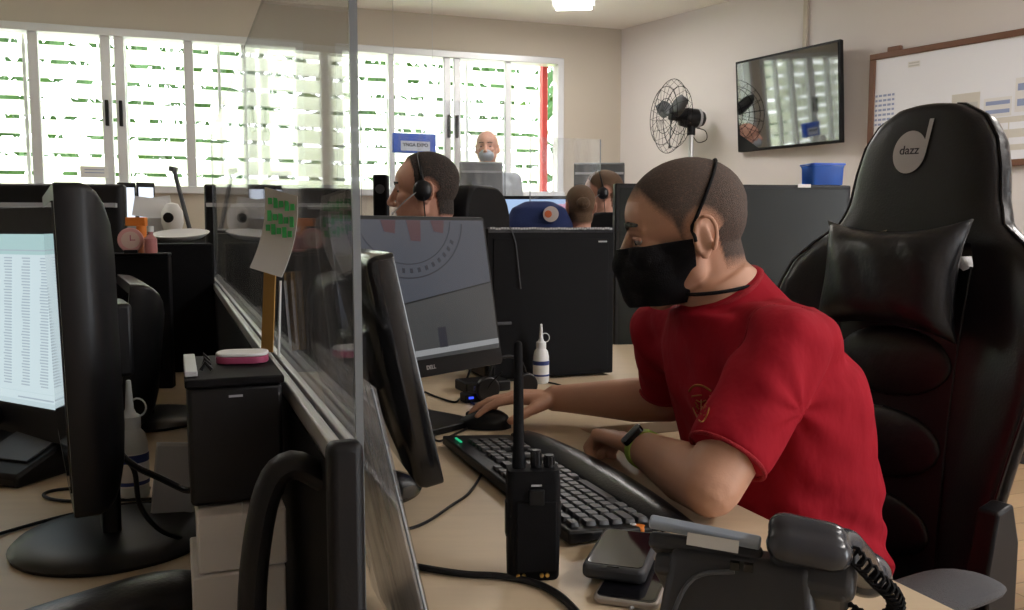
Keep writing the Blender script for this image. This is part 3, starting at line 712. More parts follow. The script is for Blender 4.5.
for i in range(10): key(x0+2.1*s_+i*s_, ys[4])
key(x0+13.3*s_, ys[4], 2.8)
for i, w_ in enumerate((1.3, 1.1, 1.1)): key(x0+.1*s_+i*1.25*s_, ys[5], w_)
key(x0+6.4*s_, ys[5], 5.6)
for i in range(4): key(x0+10.2*s_+i*1.25*s_, ys[5], 1.15)
x1 = x0+16.1*s_
for i in range(3): key(x1+i*s_, ys[1]); key(x1+i*s_, ys[2])
for i in range(3): key(x1+i*s_, ys[5])
key(x1+s_, ys[4])
x2 = x1+3.5*s_
for j in (1, 2, 3, 4, 5):
    for i in range(4):
        if j == 5 and i > 2: continue
        key(x2+i*s_, ys[j])
g = G(); g.box((KL/2-.05, KD/2-.014, .0235), (.03, .004, .002)); g.build('status_light', emis('green_led', (.02, .45, .2), .6), t)
cable('black keyboard cable curving from the keyboard to the left', [V((-.045, 1.38, .756)), dpt(470, 492), dpt(452, 505), dpt(430, 520), dpt(411, 528), dpt(392, 530)], .0022)
# ------------------------------------------------------------------ two-way radio
q = GZ(533, 582)
t = thing('handheld_radio', 'black handheld two-way radio standing upright in front of the keyboard', 'radio', (q.x, q.y+.018, DZ), R(6))
w_, d_, h_ = .060, .034, .128
g = G(); sec = lambda k, dy=0: rrect(w_*k, d_*k, .008, 4, 0, dy)
g.loft([[V((x, y, z)) for x, y in sec(k)] for z, k in ((0, .93), (.003, .98), (.03, 1), (.085, 1.0), (.1, 1.02), (.113, 1.02), (h_, .98))]); g.build('radio_body', M['blackm'], t, smooth=40)
g = G(); g.box((.002, -d_/2-.0008, .052), (w_*.76, .003, .082)); g.build('battery_pack', M['blackm'], t, bevel=.0012)
g = G(); g.box((.002, -d_/2-.003, .099), (.017, .005, .018)); g.build('latch', M['black'], t, bevel=.001)
for x in (-.019, -.0125, .008, .0145):
    g = G(); g.cyl((x, -d_/2-.0006, .0075), (x, -d_/2-.003, .0075), .0024, n=14); g.build('charging_contact', M['gold'], t)
for x, hh in ((.004, .020), (.019, .014)):
    g = G(); g.cyl((x, .002, h_), (x, .002, h_+hh), .0062, .0055, 18)
    for k in range(10): a = 2*PI*k/10; g.cyl((x+math.cos(a)*.006, .002+math.sin(a)*.006, h_+.003), (x+math.cos(a)*.0055, .002+math.sin(a)*.0055, h_+hh-.002), .0009, n=6)
    g.build('knob', M['black'], t)
g = G(); g.tube([(-.016, .002, h_-.004), (-.016, .002, h_+.014), (-.0163, .002, h_+.02), (-.0165, .002, h_+.10), (-.017, .002, h_+.142)], [.0078, .0076, .0064, .0056, .0048], 16); g.ell((-.017, .002, h_+.142), .0048, 12)
g.build('antenna', M['blackm'], t, smooth=60)
g = G(); g.box((.002, -d_/2-.0008, .112), (.012, .001, .002)); g.build('model_badge', M['lgrey'], t)
for s_ in (-1, 1):
    g = G(); g.box((s_*w_*.5, 0, .07), (.004, .014, .04)); g.build('side_button' if s_ > 0 else 'accessory_cover', M['black'], t, bevel=.001)
cable('thick black cable crossing the desk in front of the radio', [dpt(395, 562, .004), dpt(425, 568, .004), dpt(465, 574, .004), dpt(500, 576, .004), dpt(535, 583, .004), dpt(560, 596, .004), dpt(582, 618, .004)], .0042)
# ------------------------------------------------------------------ phones on the desk
def smartphone(label, px, py, rz, w_, L, th_, z, case, tiltx=0):
    q = GZ(px, py, z); t = thing('smartphone', label, 'smartphone', (q.x, q.y, z), rz)
    t.rotation_euler = (tiltx, 0, rz)
    g = G(); g.prism(rrect(w_, L, .010, 5), 0, th_); g.build('case', case, t, bevel=th_*.28, seg=3)
    g = G(); g.prism(rrect(w_*.86, L*.88, .007, 5), th_*.99, th_+.0008); g.build('glass', M['pglass'], t, smooth=0)
    return t
q = GZ(633, 585)
p2 = smartphone('slim smartphone with pale rim lying under the rugged smartphone', 636, 585, R(-20), .070, .125, .008, DZ, mat('pale_rim', (.36, .33, .30), .35, metal=.5))
g = G(); g.prism(rrect(.064, .118, .008, 5), .0079, .0084); g.build('front_panel', M['pglass'], p2, smooth=0)
p1 = smartphone('smartphone in a thick black rugged case lying on another phone', 623, 561, R(-18), .072, .128, .016, DZ+.0095, M['bezcase'] if 'bezcase' in M else mat('rugged_case', (.03, .033, .038), .5))
g = G(); g.box((0, -.060, .0165), (.014, .003, .001)); g.build('home_slot', M['black'], p1)
q = dpt(633, 530, .006)
t = thing('usb_plug', 'orange charging plug between the keyboard and the rugged smartphone', 'charging plug', (q.x, q.y, q.z+.002), R(70))
g = G(); g.box((0, 0, 0), (.016, .032, .011)); g.build('plug_body', M['orange'], t, bevel=.003); g = G(); g.box((0, .02, 0), (.010, .010, .006)); g.build('connector', M['lgrey'], t)
g = G(); g.cyl((0, 0, .005), (0, 0, .0065), .004); g.build('mark', M['paper'], t)
cable('thin white cable from the orange plug towards the desk phone', [V((q.x+.018, q.y+.006, .757)), dpt(648, 524), dpt(662, 524), dpt(690, 530)], .002, 'white')
cable('thin grey cable lying near the bottom edge under the slim smartphone', [dpt(630, 608, .0018), dpt(655, 603, .0018), dpt(680, 598, .0018)], .0018, 'lgrey')
# ------------------------------------------------------------------ desk phone, seen from behind
Y0 = .78
pc = P(752, 560, Y0)
rp = R(-22)
t = thing('desk_telephone', 'black desk telephone seen from behind in the right foreground', 'telephone', (pc.x, pc.y, DZ), rp)
M['phone'] = mat('phone_shell', (.022, .023, .026), .42, spec=.5, bump=.03, bscale=300)
tz = P(700, 528, Y0).z-.75
# local: x right, y away (the face looks away and up)
def slab(g, x0_, x1_, ya, za, yb, zb_, th_, mi=0):
    d = V((0, yb-ya, zb_-za)).normalized(); n = V((0, -d.z, d.y))
    pr = [V((0, ya, za)), V((0, yb, zb_)), V((0, yb, zb_))+n*th_, V((0, ya, za))+n*th_]
    g.loft([[p+V((x0_, 0, 0)) for p in pr], [p+V((x1_, 0, 0)) for p in pr]], mi)
g = G(); slab(g, -.085, .085, .07, .018, -.035, .100, .022); g.build('phone_body', M['phone'], t, bevel=.006, seg=3)
g = G(); slab(g, -.092, .012, .0, .098, -.030, tz-.004, .016); g.build('display_housing', M['phone'], t, bevel=.005, seg=3)
g = G(); g.box((-.040, -.034, tz+.002), (.102, .012, .010), rot=(R(25), R(4), 0)); g.build('display_rim', mat('phone_silver', (.26, .31, .38), .28), t, bevel=.003, seg=3)
g = G(); g.box((-.030, -.048, .118), (.046, .0008, .011), rot=(R(-18), R(2), 0)); g.build('rating_label', M['paperd'], t, smooth=0)
g = G(); g.loft([[V((x, y, z)) for x, y in ((-.075+k, -.055+m_), (.06-k, -.055+m_), (.06-k, -.02+m_), (-.075+k, -.02+m_))] for z, k, m_ in ((.0005, -.008, -.01), (.06, 0, .0), (.105, .006, .012))]); g.build('stand', M['phone'], t, bevel=.008, seg=3)
g = G(); g.tube(smoothpath([(-.066, -.066, .005), (-.062, -.062, .05), (-.045, -.053, .085), (-.01, -.05, .095)], 5), .0022, 8); g.build('stand_rib', M['grey'], t)
for x in (-.010, .002):
    g = G(); g.box((x, -.0485, .100), (.008, .006, .007)); g.build('socket', M['blackg'], t)
g = G(); hp = smoothpath([(.032, -.050, .140), (.050, -.045, .143), (.075, -.02, .130), (.088, .02, .10), (.092, .06, .06), (.092, .085, .045)], 4)
g = G(); g.box((.055, -.024, .100), (.075, .03, .05), rot=(R(-30), R(5), 0)); g.build('cradle', M['phone'], t, bevel=.010, seg=3)
g = G(); g.cap((.032, -.044, .124), (.072, -.038, .119), .0165, .0165); g.cap((.032, -.028, .127), (.072, -.022, .122), .0165, .0165); g.cap((.030, -.036, .136), (.070, -.030, .130), .014, .014); g.tube([(.065, -.030, .124), (.082, -.008, .118), (.094, .025, .095), (.100, .065, .065)], [.017, .015, .014, .016], 16, sq=1.1); g.ell((.1, .08, .06), (.026, .03, .022), 20)
hm = fused(g, .0020, 9); finish('handset', hm, M['hs'] if 'hs' in M else mat('handset_shell', (.030, .033, .042), .22, spec=.6), t, smooth=180)
cp = []
base = smoothpath([(.088, -.03, .118), (.108, -.035, .100), (.122, -.03, .085), (.122, -.02, .065), (.105, -.02, .055), (.085, -.015, .06)], 30)
for i, p in enumerate(base): a = i*.9; cp.append(p+V((math.cos(a)*.0065, math.sin(a)*.0035, math.sin(a)*.0065)))
g = G(); g.tube(cp, .0019, 6); g.build('coiled_cord', M['blackm'], t)
# ------------------------------------------------------------------ mouse, hub, headset, tower
q = GZ(487, 428)
t = thing('computer_mouse', 'black computer mouse under the hand of the man in red', 'mouse', (q.x-.006, q.y+.006, DZ), R(78))
g = G(); rings = []
for i in range(15):
    u = i/14*2-1; k = max(math.sqrt(max(0, 1-abs(u)**2.6)), .05); hgt = .036*(1-.25*u-.25*u*u)
    rings.append([V((math.cos(a)*.031*k, u*.056, max(0, math.sin(a))*hgt*(.3+.7*k)+.001)) for a in [2*PI*j/20 for j in range(20)]])
g.loft(rings); g.build('mouse_shell', M['black'], t, smooth=60)
g = G(); g.cyl((-.003, .032, .026), (.003, .032, .026), .006); g.build('scroll_wheel', M['grey'], t)
mq = V((q.x, q.y, 0))
cable('black mouse cable trailing left of the mouse', [dpt(470, 427), dpt(455, 434), dpt(440, 441), dpt(434, 436), dpt(446, 424), dpt(444, 414)], .0022)
cable('black cable lying behind the mouse under the grey screen monitor', [dpt(425, 392), dpt(440, 398), dpt(455, 402), dpt(462, 398), dpt(475, 405)], .0025)
cable('black cable curling on the desk in front of the tower', [dpt(500, 381), dpt(530, 380), dpt(560, 385), dpt(570, 393), dpt(566, 400)], .0024)
cable('black cable running beside the hand to the tower', [dpt(515, 394), dpt(545, 393), dpt(562, 398)], .0024)
q = GZ(472, 402)
t = thing('usb_hub', 'small black usb hub with blue light beside the mouse', 'usb hub', (q.x, q.y, DZ), R(30)); g = G(); g.box((0, 0, .012), (.05, .03, .022)); g.build('hub_body', M['black'], t, bevel=.003)
g = G(); g.box((-.01, -.0155, .013), (.012, .001, .005)); g.build('blue_light', emis('blue_led', (.03, .06, .9), 1.2), t)
g = G(); g.cyl((.015, 0, .023), (.015, 0, .034), .009); g.build('plug', mat('blue_plug', (.02, .04, .25), .4), t)
q = GZ(507, 404)
t = thing('headset', 'black headset resting on the desk between mouse and tower', 'headset', (q.x, q.y+.04, DZ), R(30))
g = G(); g.tube([V((math.cos(a)*.05, 0, .055+math.sin(a)*.05)) for a in [PI*i/16 for i in range(17)]], .004, 8); g.build('headband', M['black'], t)
for s_ in (-1, 1):
    g = G(); g.cyl((s_*.052, -.008, .032), (s_*.052, .008, .032), .030, n=24); g.build('ear_cushion', M['leather'], t, bevel=.004)
g = G(); g.tube(smoothpath([(-.052, 0, .03), (-.06, -.03, .05), (-.045, -.055, .08)], 4), .0016, 6); g.build('microphone_boom', M['black'], t)
q = GZ(478, 393)
t = thing('router', 'flat black router with a thin upright antenna behind the mouse', 'router', (q.x+.01, q.y+.04, DZ), R(25)); g = G(); g.box((0, 0, .014), (.12, .08, .026)); g.build('router_body', M['black'], t, bevel=.004)
g = G(); g.cyl((.045, .035, .02), (.05, .035, .14), .003); g.build('antenna', M['black'], t); g = G(); g.cyl((-.03, .035, .02), (.0, .04, .09), .003); g.build('antenna', M['black'], t)
# tower (side panel faces the viewer)
tl = GZ(487, 383); tr = GZ(613, 375); dv = (tr-tl); dv.z = 0; tw = dv.length; dvn = dv.normalized()
rt = math.atan2(dvn.y, dvn.x); htw = P(550, 226, (tl.y+tr.y)/2).z-.751
mid = (tl+tr)/2
t = thing('computer_tower', 'large black computer tower standing side-on behind the man\'s keyboard', 'computer tower', (mid.x, mid.y, DZ), rt)
g = G(); g.box((0, .11, htw/2), (tw, .22, htw-.012)); g.build('tower_case', M['blackm'], t, bevel=.004)
g = G(); g.box((0, -.001, htw*.48), (tw*.90, .003, htw*.88)); g.build('side_panel', M['blackm'], t, bevel=.001)
g = G(); g.box((-tw/2+.006, .11, htw/2), (.02, .21, htw-.02)); g.build('front_bezel', M['black'], t, bevel=.005)
g = G(); g.box((0, .004, htw-.010), (tw-.01, .008, .014), 0)
rr = random.Random(2)
for i in range(46): g.box((-tw/2+.012+i*(tw-.024)/45, -.0015, htw-.006+rr.uniform(-.001, .001)), (.0052, .004, .005), 1)
g.build('top_vent', [M['grey'], M['lgrey']], t)
g = G(); g.box((tw*.40, -.0035, htw*.90), (.025, .002, .004)); g.build('badge', M['lgrey'], t)
g = G(); g.box((-tw*.40, -.004, htw*.38), (.06, .004, .008)); g.build('handle_slot', M['grey'], t, bevel=.001)
cable('thin grey cable hanging down the side panel of the computer tower', [V((0, 0, 0))+t.matrix_basis @ V((-tw*.33, -.006, htw-.002)), t.matrix_basis @ V((-tw*.29, -.006, htw*.9)), t.matrix_basis @ V((-tw*.27, -.008, htw*.75)), t.matrix_basis @ V((-tw*.25, -.008, htw*.6))], .0016, 'grey')
# big screen behind the man
a_, b_ = P(614, 350, 2.95), P(846, 346, 3.1); dv = b_-a_; dv.z = 0; tvw = dv.length; mid = (a_+b_)/2; rt = math.atan2(dv.y, dv.x)
ztop = P(790, 185, 3.07).z; zbot = P(640, 350, 2.96).z
t = thing('television', 'wide black television standing on the desk behind the man in red', 'television', (mid.x, mid.y, DZ), rt)
th_ = ztop-DZ; hb = zbot-DZ
g = G(); g.box((0, .02, (th_+hb)/2), (tvw, .035, th_-hb)); g.box((0, .05, (th_+hb)/2), (tvw*.7, .04, (th_-hb)*.6)); g.build('housing', M['black'], t, bevel=.005)
g = G(); g.box((0, .0015, (th_+hb)/2), (tvw-.03, .002, th_-hb-.03)); g.build('screen', mat('dull_screen', (.010, .013, .012), .16, spec=.3), t, smooth=0)
for s_ in (-1, 1): g = G(); g.tube([(s_*tvw*.36-.0, .02, hb+.02), (s_*tvw*.38, -.07, .006)], .008, 8); g.tube([(s_*tvw*.36, .02, hb+.02), (s_*tvw*.38, .11, .006)], .008, 8); g.build('foot', M['black'], t)
# blue box on top of the television
q = P(825, 184, 3.1)
t = thing('plastic_tub', 'translucent blue plastic tub on top of the television', 'plastic tub', (q.x, q.y+.03, ztop+.001), rt)
g = G(); g.loft([[V((x, y, z)) for x, y in rrect(.125*k, .09*k, .012)] for z, k in ((0, .93), (.004, .97), (.062, 1), (.066, 1.03), (.07, 1.03))]); g.build('tub', M['blueT'], t)
g = G(); g.prism(rrect(.135, .10, .012), .0702, .078); g.build('lid', M['blue'], t, bevel=.002)
q = P(805, 184, 3.06); t2 = thing('paper_tag', 'small white paper tag on the top edge of the television', 'paper tag', (q.x, q.y+.01, ztop+.0008), rt); g = G(); g.box((0, .008, .001), (.05, .02, .002)); g.build('card', M['paper'], t2, smooth=0); g = G(); g.box((0, -.003, -.004), (.05, .0008, .012)); g.build('folded_flap', M['paper'], t2, smooth=0)
# ================================================================== WALL THINGS
OF = .10; OL, ORR = .05, .110
def RW(px, py, off): s_ = sR(px, off, py); q = P(px, py, (K+RN*off+RD*s_).y); return s_, q.z
sl, zl1 = RW(740, 63, OL); _, zl0 = RW(740, 152, OL); sr, zr1 = RW(845, 40, ORR); _, zr0 = RW(844, 142, ORR)
t = thing('wall_television', 'black flat television mounted on the right wall reflecting the windows', 'television')
g = G()
def quadslab(g, c, y0, y1, mi=0, k=0):
    (s0, za, zb_), (s1, zc_, zd) = c; tt = .05; e0 = OL-OF; e1 = ORR-OF
    r = [V((s0+k, y0+e0, za+k)), V((s1-k, y0+e1, zc_+k)), V((s1-k, y0+e1+tt, zd-k)), V((s0+k, y0+e0+tt, zb_-k))]
    r2 = [V((p.x, p.y+y1-y0, p.z)) for p in r]; g.loft([[XR @ p for p in r], [XR @ p for p in r2]], mi)
c = ((sl, zl0, zl1), (sr, zr0, zr1))
quadslab(g, c, OF-.035, OF); g.build('housing', M['black'], t, bevel=.004)
g = G(); quadslab(g, c, OF+.0003, OF+.002, 0, .016); g.build('screen', mat('glossy_tv_glass', (.006, .006, .008), .04, ior=2.2, spec=1.0), t, smooth=0)
g = G(); sm = (sl+sr)/2; zm = (zl0+zl1)/2; g.box((sm, (OF-.035)/2, zm), (.3, OF-.035, .25), 0, XR); g.build('wall_mount', M['black'], t)
# whiteboard
bo = .03
s0, z1 = RW(870, 54, bo); s1, z1b = RW(1024, 29, bo); _, zlow = RW(1010, 166, bo)
s2 = s0+(s1-s0)*1.75; zt1 = (z1+z1b)/2
t = thing('whiteboard', 'white wall board in a brown wooden frame on the right wall', 'whiteboard')
g = G(); g.box(((s0+s2)/2, .012, (zt1+zlow)/2), (s2-s0-.03, .014, zt1-zlow-.03), 0, XR); g.build('board', M['wb'], t, smooth=0)
fw = .035
for nm, cc, dd in (('f', ((s0+s2)/2, .018, zt1-fw/2), (s2-s0, .03, fw)), ('f', ((s0+s2)/2, .018, zlow+fw/2), (s2-s0, .03, fw)), ('f', (s0+fw/2, .018, (zt1+zlow)/2), (fw, .03, zt1-zlow-2*fw)), ('f', (s2-fw/2, .018, (zt1+zlow)/2), (fw, .03, zt1-zlow-2*fw))):
    g = G(); g.box(cc, dd, 0, XR); g.build('frame_rail', M['wood'], t, bevel=.004)
sa, za = RW(894, 47, bo); g = G(); g.box((sa, .018, zt1+.012), (.085, .026, .03), 0, XR); g.build('hanging_bracket', M['wood'], t, bevel=.006)
def pin(label, x0_, y0_, x1_, y1_, mats, lines=0, cols=0, cat='paper'):
    s_a, z_a = RW(x0_, y0_, .022); s_b, _ = RW(x1_, y0_, .022); z_b = RW(x0_, y1_, .022)[1]
    t = G(); t.box(((s_a+s_b)/2, .0205, (z_a+z_b)/2), (abs(s_b-s_a), .001, abs(z_a-z_b)), 0, XR)
    W_, H_ = abs(s_b-s_a), abs(z_a-z_b)
    for i in range(lines): t.box(((s_a+s_b)/2, .0213, z_a-H_*(i+.6)/(lines+.2)), (W_*.86, .0006, H_/(lines+.2)*.45), 1, XR)
    for i in range(cols): t.box((s_a+W_*(i+1)/(cols+1), .0217, (z_a+z_b)/2), (.006, .0003, H_*.96), 0, XR)
    o = t.build('pinned_paper', mats, smooth=0); tag(o, label, cat)
M['sch'] = mat('schedule_blue', (.30, .36, .55), .8); M['beig'] = mat('beige_paper', (.62, .60, .55), .8)
pin('printed blue schedule grid pinned at the left edge of the whiteboard', 874, 94, 896, 128, [M['wb'], M['sch']], 7, 4)
pin('beige sheet pinned to the whiteboard just above the gaming chair headrest', 952, 95, 980, 125, [M['beig'], M['paperd']], 1)
pin('white sheet with grey heading pinned right of the beige sheet', 984, 99, 1012, 118, [M['paper'], M['sch']], 2)
pin('wide pale sheet pinned in the lower right of the whiteboard', 985, 119, 1060, 152, [M['beig'], M['wb']], 2, 2)
pin('small white slip near the top left of the whiteboard', 908, 62, 920, 68, [M['paper'], M['paperd']], 2)
pin('tall pale sheet pinned near the right edge of the photo on the whiteboard', 1016, 78, 1050, 112, [M['paper'], M['sch']], 2)
# fan
fo = .28; sf, zf = RW(690, 118, .10)
t = thing('wall_fan', 'black oscillating wire fan on a steel pole by the right wall corner', 'fan')
hubp = P(672, 118, 6.15); mp_ = P(688, 116, 6.05)
ax = (P(655, 117, 6.1)-P(700, 117, 6.1)).normalized(); ax = V((-.93, -.30, .03)).normalized()
up = V((0, 0, 1)); side = up.cross(ax).normalized(); up2 = ax.cross(side).normalized()
mot = P(690, 118, 6.10); fr_ = .255
XF = frame(mot, ax, side, up2)
g = G()
for x, r_ in ((.20, .12), (.21, .20), (.16, fr_), (.10, .21), (.09, .12)):
    g.tube([XF @ V((x, math.cos(a)*r_, math.sin(a)*r_)) for a in [2*PI*i/40 for i in range(40)]], .0024, 6, closed=True)
for i in range(20):
    a = 2*PI*i/20; c_, s_ = math.cos(a), math.sin(a)
    g.tube([XF @ V((x, c_*r_, s_*r_)) for x, r_ in ((.225, .03), (.215, .12), (.205, .20), (.16, fr_), (.10, .21), (.085, .12), (.08, .05))], .0015, 5)
g.build('wire_guard', M['blackm'], t)
for k in range(3):
    a0_ = 2*PI*k/3+.5; vs = []
    for i in range(7):
        rr_ = .03+.19*i/6; wd = .03+.055*math.sin(PI*min(1, i/6*.85+.1))
        for s_ in (-1, 1): a = a0_+s_*wd/max(rr_, .05)*.6; vs.append(XF @ V((.15+s_*.022, math.cos(a)*rr_, math.sin(a)*rr_)))
    g = G(); g.add(vs, [(2*i, 2*i+1, 2*i+3, 2*i+2) for i in range(6)]); o = g.build('blade', M['grey'], t); sl_ = o.modifiers.new('s', 'SOLIDIFY'); sl_.thickness = .003
g = G(); g.tube([XF @ V(p) for p in ((-.12, 0, 0), (-.10, 0, 0), (-.06, 0, 0), (.02, 0, 0), (.07, 0, 0), (.085, 0, 0), (.16, 0, 0))], [.02, .05, .066, .07, .06, .03, .025], 20); g.build('motor_housing', M['black'], t, smooth=60)
g = G(); g.tube([XF @ V((x, 0, 0)) for x in (-.068, -.050)], .069, 24); g.build('motor_band', M['lgrey'], t)
g = G(); pb = mot+V((.0, 0, -.05)); g.tube([mot+V((0.01, 0, -.03)), mot+V((0.01, 0, -.12))], .03, 12); g.build('swivel_joint', M['black'], t)
g = G(); g.cyl(mot+V((.01, 0, -.1)), V((mot.x+.01, mot.y, .05)), .017); g.build('pole', M['chrome'], t)
g = G(); g.lathe([(.001, 0), (.2, 0), (.2, .02), (.04, .05), (.001, .05)], 32, (mot.x+.01, mot.y, 0)); g.build('floor_base', M['black'], t)
g = G(); g.tube(smoothpath([mot+V((.05, 0, -.07)), mot+V((.11, -.0, -.09)), mot+V((.12, 0, -.15)), mot+V((.06, 0, -.17)), mot+V((.02, 0, -.12))], 5), .003, 6); g.build('cord', M['blackm'], t)
# blue sign
q0, q1 = P(393, 143, 5.6), P(436, 143, 5.7); ztp, zbt = P(414, 133.5, 5.65).z, P(414, 153, 5.65).z
t = thing('hanging_sign', 'blue sign with a white lettered label above the man with headset', 'sign')
dv = q1-q0; dv.z = 0; W_ = dv.length; dv.normalize(); XS = frame((q0+q1)/2*1.0, dv, V((-dv.y, dv.x, 0)), Z); XS[2][3] = (ztp+zbt)/2
g = G(); g.box((0, .02, 0), (W_, .04, ztp-zbt), 0, XS); g.build('sign_board', M['blue'], t, bevel=.006)
g = G(); g.box((.005, -.0012, -.018), (W_*.68, .002, (ztp-zbt)*.50), 0, XS); g.build('label_plate', mat('label_blueish_white', (.55, .60, .72), .6), t, smooth=0)
g = G(); g.text('YNGA EXPO', .030, XS @ Matrix.Translation((.005, -.003, -.012)) @ Matrix.Rotation(R(90), 4, 'X'), bold=.001); g.build('lettering', M['ink'], t, smooth=0)
for x in (-.9, .9): g = G(); g.cyl(XS @ V((x*W_/2, .02, (ztp-zbt)/2)), XS @ V((x*W_/2, .02, H-(ztp+zbt)/2)), .0015, n=6); g.build('hanging_wire', M['lgrey'], t)
# low cabinet at far right
a_ = P(1010, 330, 3.7); t = thing('low_cabinet', 'pale low cabinet along the right wall behind the gaming chair', 'cabinet')
sc0 = sR(985, .2); zc_ = P(1015, 318, (K+RN*.4+RD*sR(1015, .4)).y).z
g = G(); g.box((sc0+1.2, .22, (zc_+.10)/2), (2.6, .40, zc_-.10), 0, XR); g.build('body', mat('pale_laminate', (.58, .52, .44), .6), t, bevel=.004)
g = G(); g.box((sc0+1.2, .225, zc_+.012), (2.64, .44, .024), 0, XR); g.build('top', M['lgrey'], t, bevel=.003)
g = G(); g.box((sc0+1.2, .22, .05), (2.6, .37, .098), 0, XR); g.build('plinth', M['grey'], t)
for k in range(4):
    g = G(); g.box((sc0+.22+k*.65, .428, (zc_+.10)/2), (.62, .016, zc_-.14), 0, XR); o = g.build('door', mat('pale_laminate_door', (.60, .55, .47), .55), t, bevel=.002)
    g = G(); g.box((sc0+.45+k*.65, .445, zc_-.15), (.015, .018, .10), 0, XR); g.build('handle', M['chrome'], o)

# ================================================================== GAMING CHAIR
Fv = V((-.875, -.485, 0)).normalized(); Lv = V((-Fv.y*-1, Fv.x, 0)); Lv = V((.485, -.875, 0)).normalized()
CB = V((.690, 1.560, .487))     # centre of the backrest foot
tilt = R(8); Uv = (Z*math.cos(tilt)-Fv*math.sin(tilt)).normalized(); Nv = Lv.cross(Uv); Nv = Nv if Nv.dot(Fv) > 0 else -Nv
XC = frame(CB, Lv, Uv, Nv)     # x = sitter's left, y = up the back, z = forward
chair = thing('gaming_chair', 'black leather gaming chair with winged backrest and silver headrest logo', 'chair', (CB.x, CB.y, 0))
XCl = Matrix.Translation((-CB.x, -CB.y, 0)) @ XC
half = [(0, .235), (.08, .24), (.18, .245), (.28, .262), (.38, .282), (.48, .290), (.54, .285), (.60, .268), (.64, .228), (.675, .180), (.72, .163), (.78, .155), (.83, .142), (.87, .115), (.895, .07), (.902, .02)]
hs = []
for i in range(len(half)-1):
    for k in range(3):
        t_ = k/3; hs.append((half[i][0]*(1-t_)+half[i+1][0]*t_, half[i][1]*(1-t_)+half[i+1][1]*t_))
hs.append(half[-1])
g = G()
def backpoint(v, w, f):  # f -1..1 across
    wing = max(0, min(1, (abs(f)-.55)/.45))
    lift = .055*wing**1.3*max(0, min(1, (.70-v)/.15))*1.0
    return lift
rings = []
for v, w in hs:
    n = 20; fr_pts = []; bk = []
    for i in range(n+1):
        f = -1+2*i/n; e = math.sqrt(max(0, 1-abs(f)**6)); th0 = .030+.012*e
        zf_ = backpoint(v, w, f)
        fr_pts.append(V((w*f, v, zf_+.040*e)))
        bk.append(V((w*f*.97, v, zf_*.8-.045*e-.005)))
    rings.append(fr_pts+bk[::-1])
g.loft(rings)
bmsh = fused(g, .007, 8)
# two harness slots below the headrest: cut out
def boolcut(me, cutter):
    o = bpy.data.objects.new('a', me); BAKE.collection.objects.link(o); c = bpy.data.objects.new('c', cutter.mesh('c')); BAKE.collection.objects.link(c)
    bm = bmesh.new(); bm.from_mesh(c.data); bmesh.ops.recalc_face_normals(bm, faces=bm.faces); bm.to_mesh(c.data); bm.free()
    b = o.modifiers.new('b', 'BOOLEAN'); b.object = c; b.operation = 'DIFFERENCE'; b.solver = 'EXACT'
    out = evalmesh(o)
    bpy.data.objects.remove(o); bpy.data.objects.remove(c); return out
cut = G()
for s_ in (-1, 1):
    cut.loft([[V((s_*x+0, y, z)) for x, y in ((.045, .665), (.125, .640), (.135, .600), (.118, .592), (.055, .640))] for z in (-.2, .3)])
bmsh = boolcut(bmsh, cut)
bmsh.transform(XCl)
finish('backrest', bmsh, M['leather'], chair, smooth=60)
def onback(x, v): # front surface height
    w = next((w_ for v_, w_ in reversed(hs) if v_ <= v), .2); f = x/w; e = math.sqrt(max(0, 1-abs(f)**6)); return backpoint(v, w, f)+.040*e
# piping around the edge and inner panel seams
for s_ in (-1, 1):
    g = G(); g.tube([XCl @ V((s_*w*.955, v, onback(w*.955*1, v)-.002)) for v, w in hs[2:-2]], .0032, 6); g.build('piping', M['leather'], chair)
    g = G(); g.tube([XCl @ V((s_*(.145-.02*math.sin(v*4)), v, onback(.145, v)+.001)) for v in [.04+.56*i/20 for i in range(21)]], .003, 6); g.build('seam', M['leather2'], chair)
g = G()
for v, hh in ((.12, .12), (.27, .13), (.42, .13)):
    g.ell((0, v, .040), (.125, hh*.52, .016), 20)
m2 = fused(g, .006, 3); m2.transform(XCl); finish('lumbar_panel', m2, M['leather2'], chair, smooth=60)
# pillow
g = G(); n = 22; top = []; bot = []
PW, PH, PY = .138, .098, .570
def pil(u, v):
    ex = 1+.08*abs(u)**3*abs(v)**3-.07*(1-abs(v))*(abs(u)>.6)*0; x = u*PW*(1-.07*(1-v*v)*0-.08*(1-v*v)*abs(u)**2)*ex; y = v*PH*(1-.16*(1-u*u)*abs(v)**2)*ex
    th_ = .050*max(0, (1-u**4))**.5*max(0, (1-v**4))**.5
    wr = .004*math.sin(u*9+v*4)*max(0, (1-u*u)*(1-v*v)); return x, y, th_+wr*(th_ > .01)
rgs = []
for i in range(n+1):
    tp = []; bt = []
    for j in range(n+1):
        x, y, th_ = pil(-1+2*i/n, -1+2*j/n); th_ = max(th_, .003); tp.append(XCl @ V((x+.005, PY+y, .088+th_))); bt.append(XCl @ V((x+.005, PY+y, .088-th_)))
    rgs.append(tp+bt[::-1])
g.loft(rgs); me = g.mesh('p'); bm = bmesh.new(); bm.from_mesh(me); bmesh.ops.recalc_face_normals(bm, faces=bm.faces); bm.to_mesh(me); bm.free()
finish('lumbar_pillow', me, M['leather2'], chair, smooth=80)
for s_ in (-1, 1):
    g = G(); g.tube([XCl @ V(p) for p in ((s_*.085, .60, .075), (s_*.088, .63, .045), (s_*.09, .64, -.03))], .014, 8, sq=.25); g.build('pillow_strap', M['blackm'], chair)
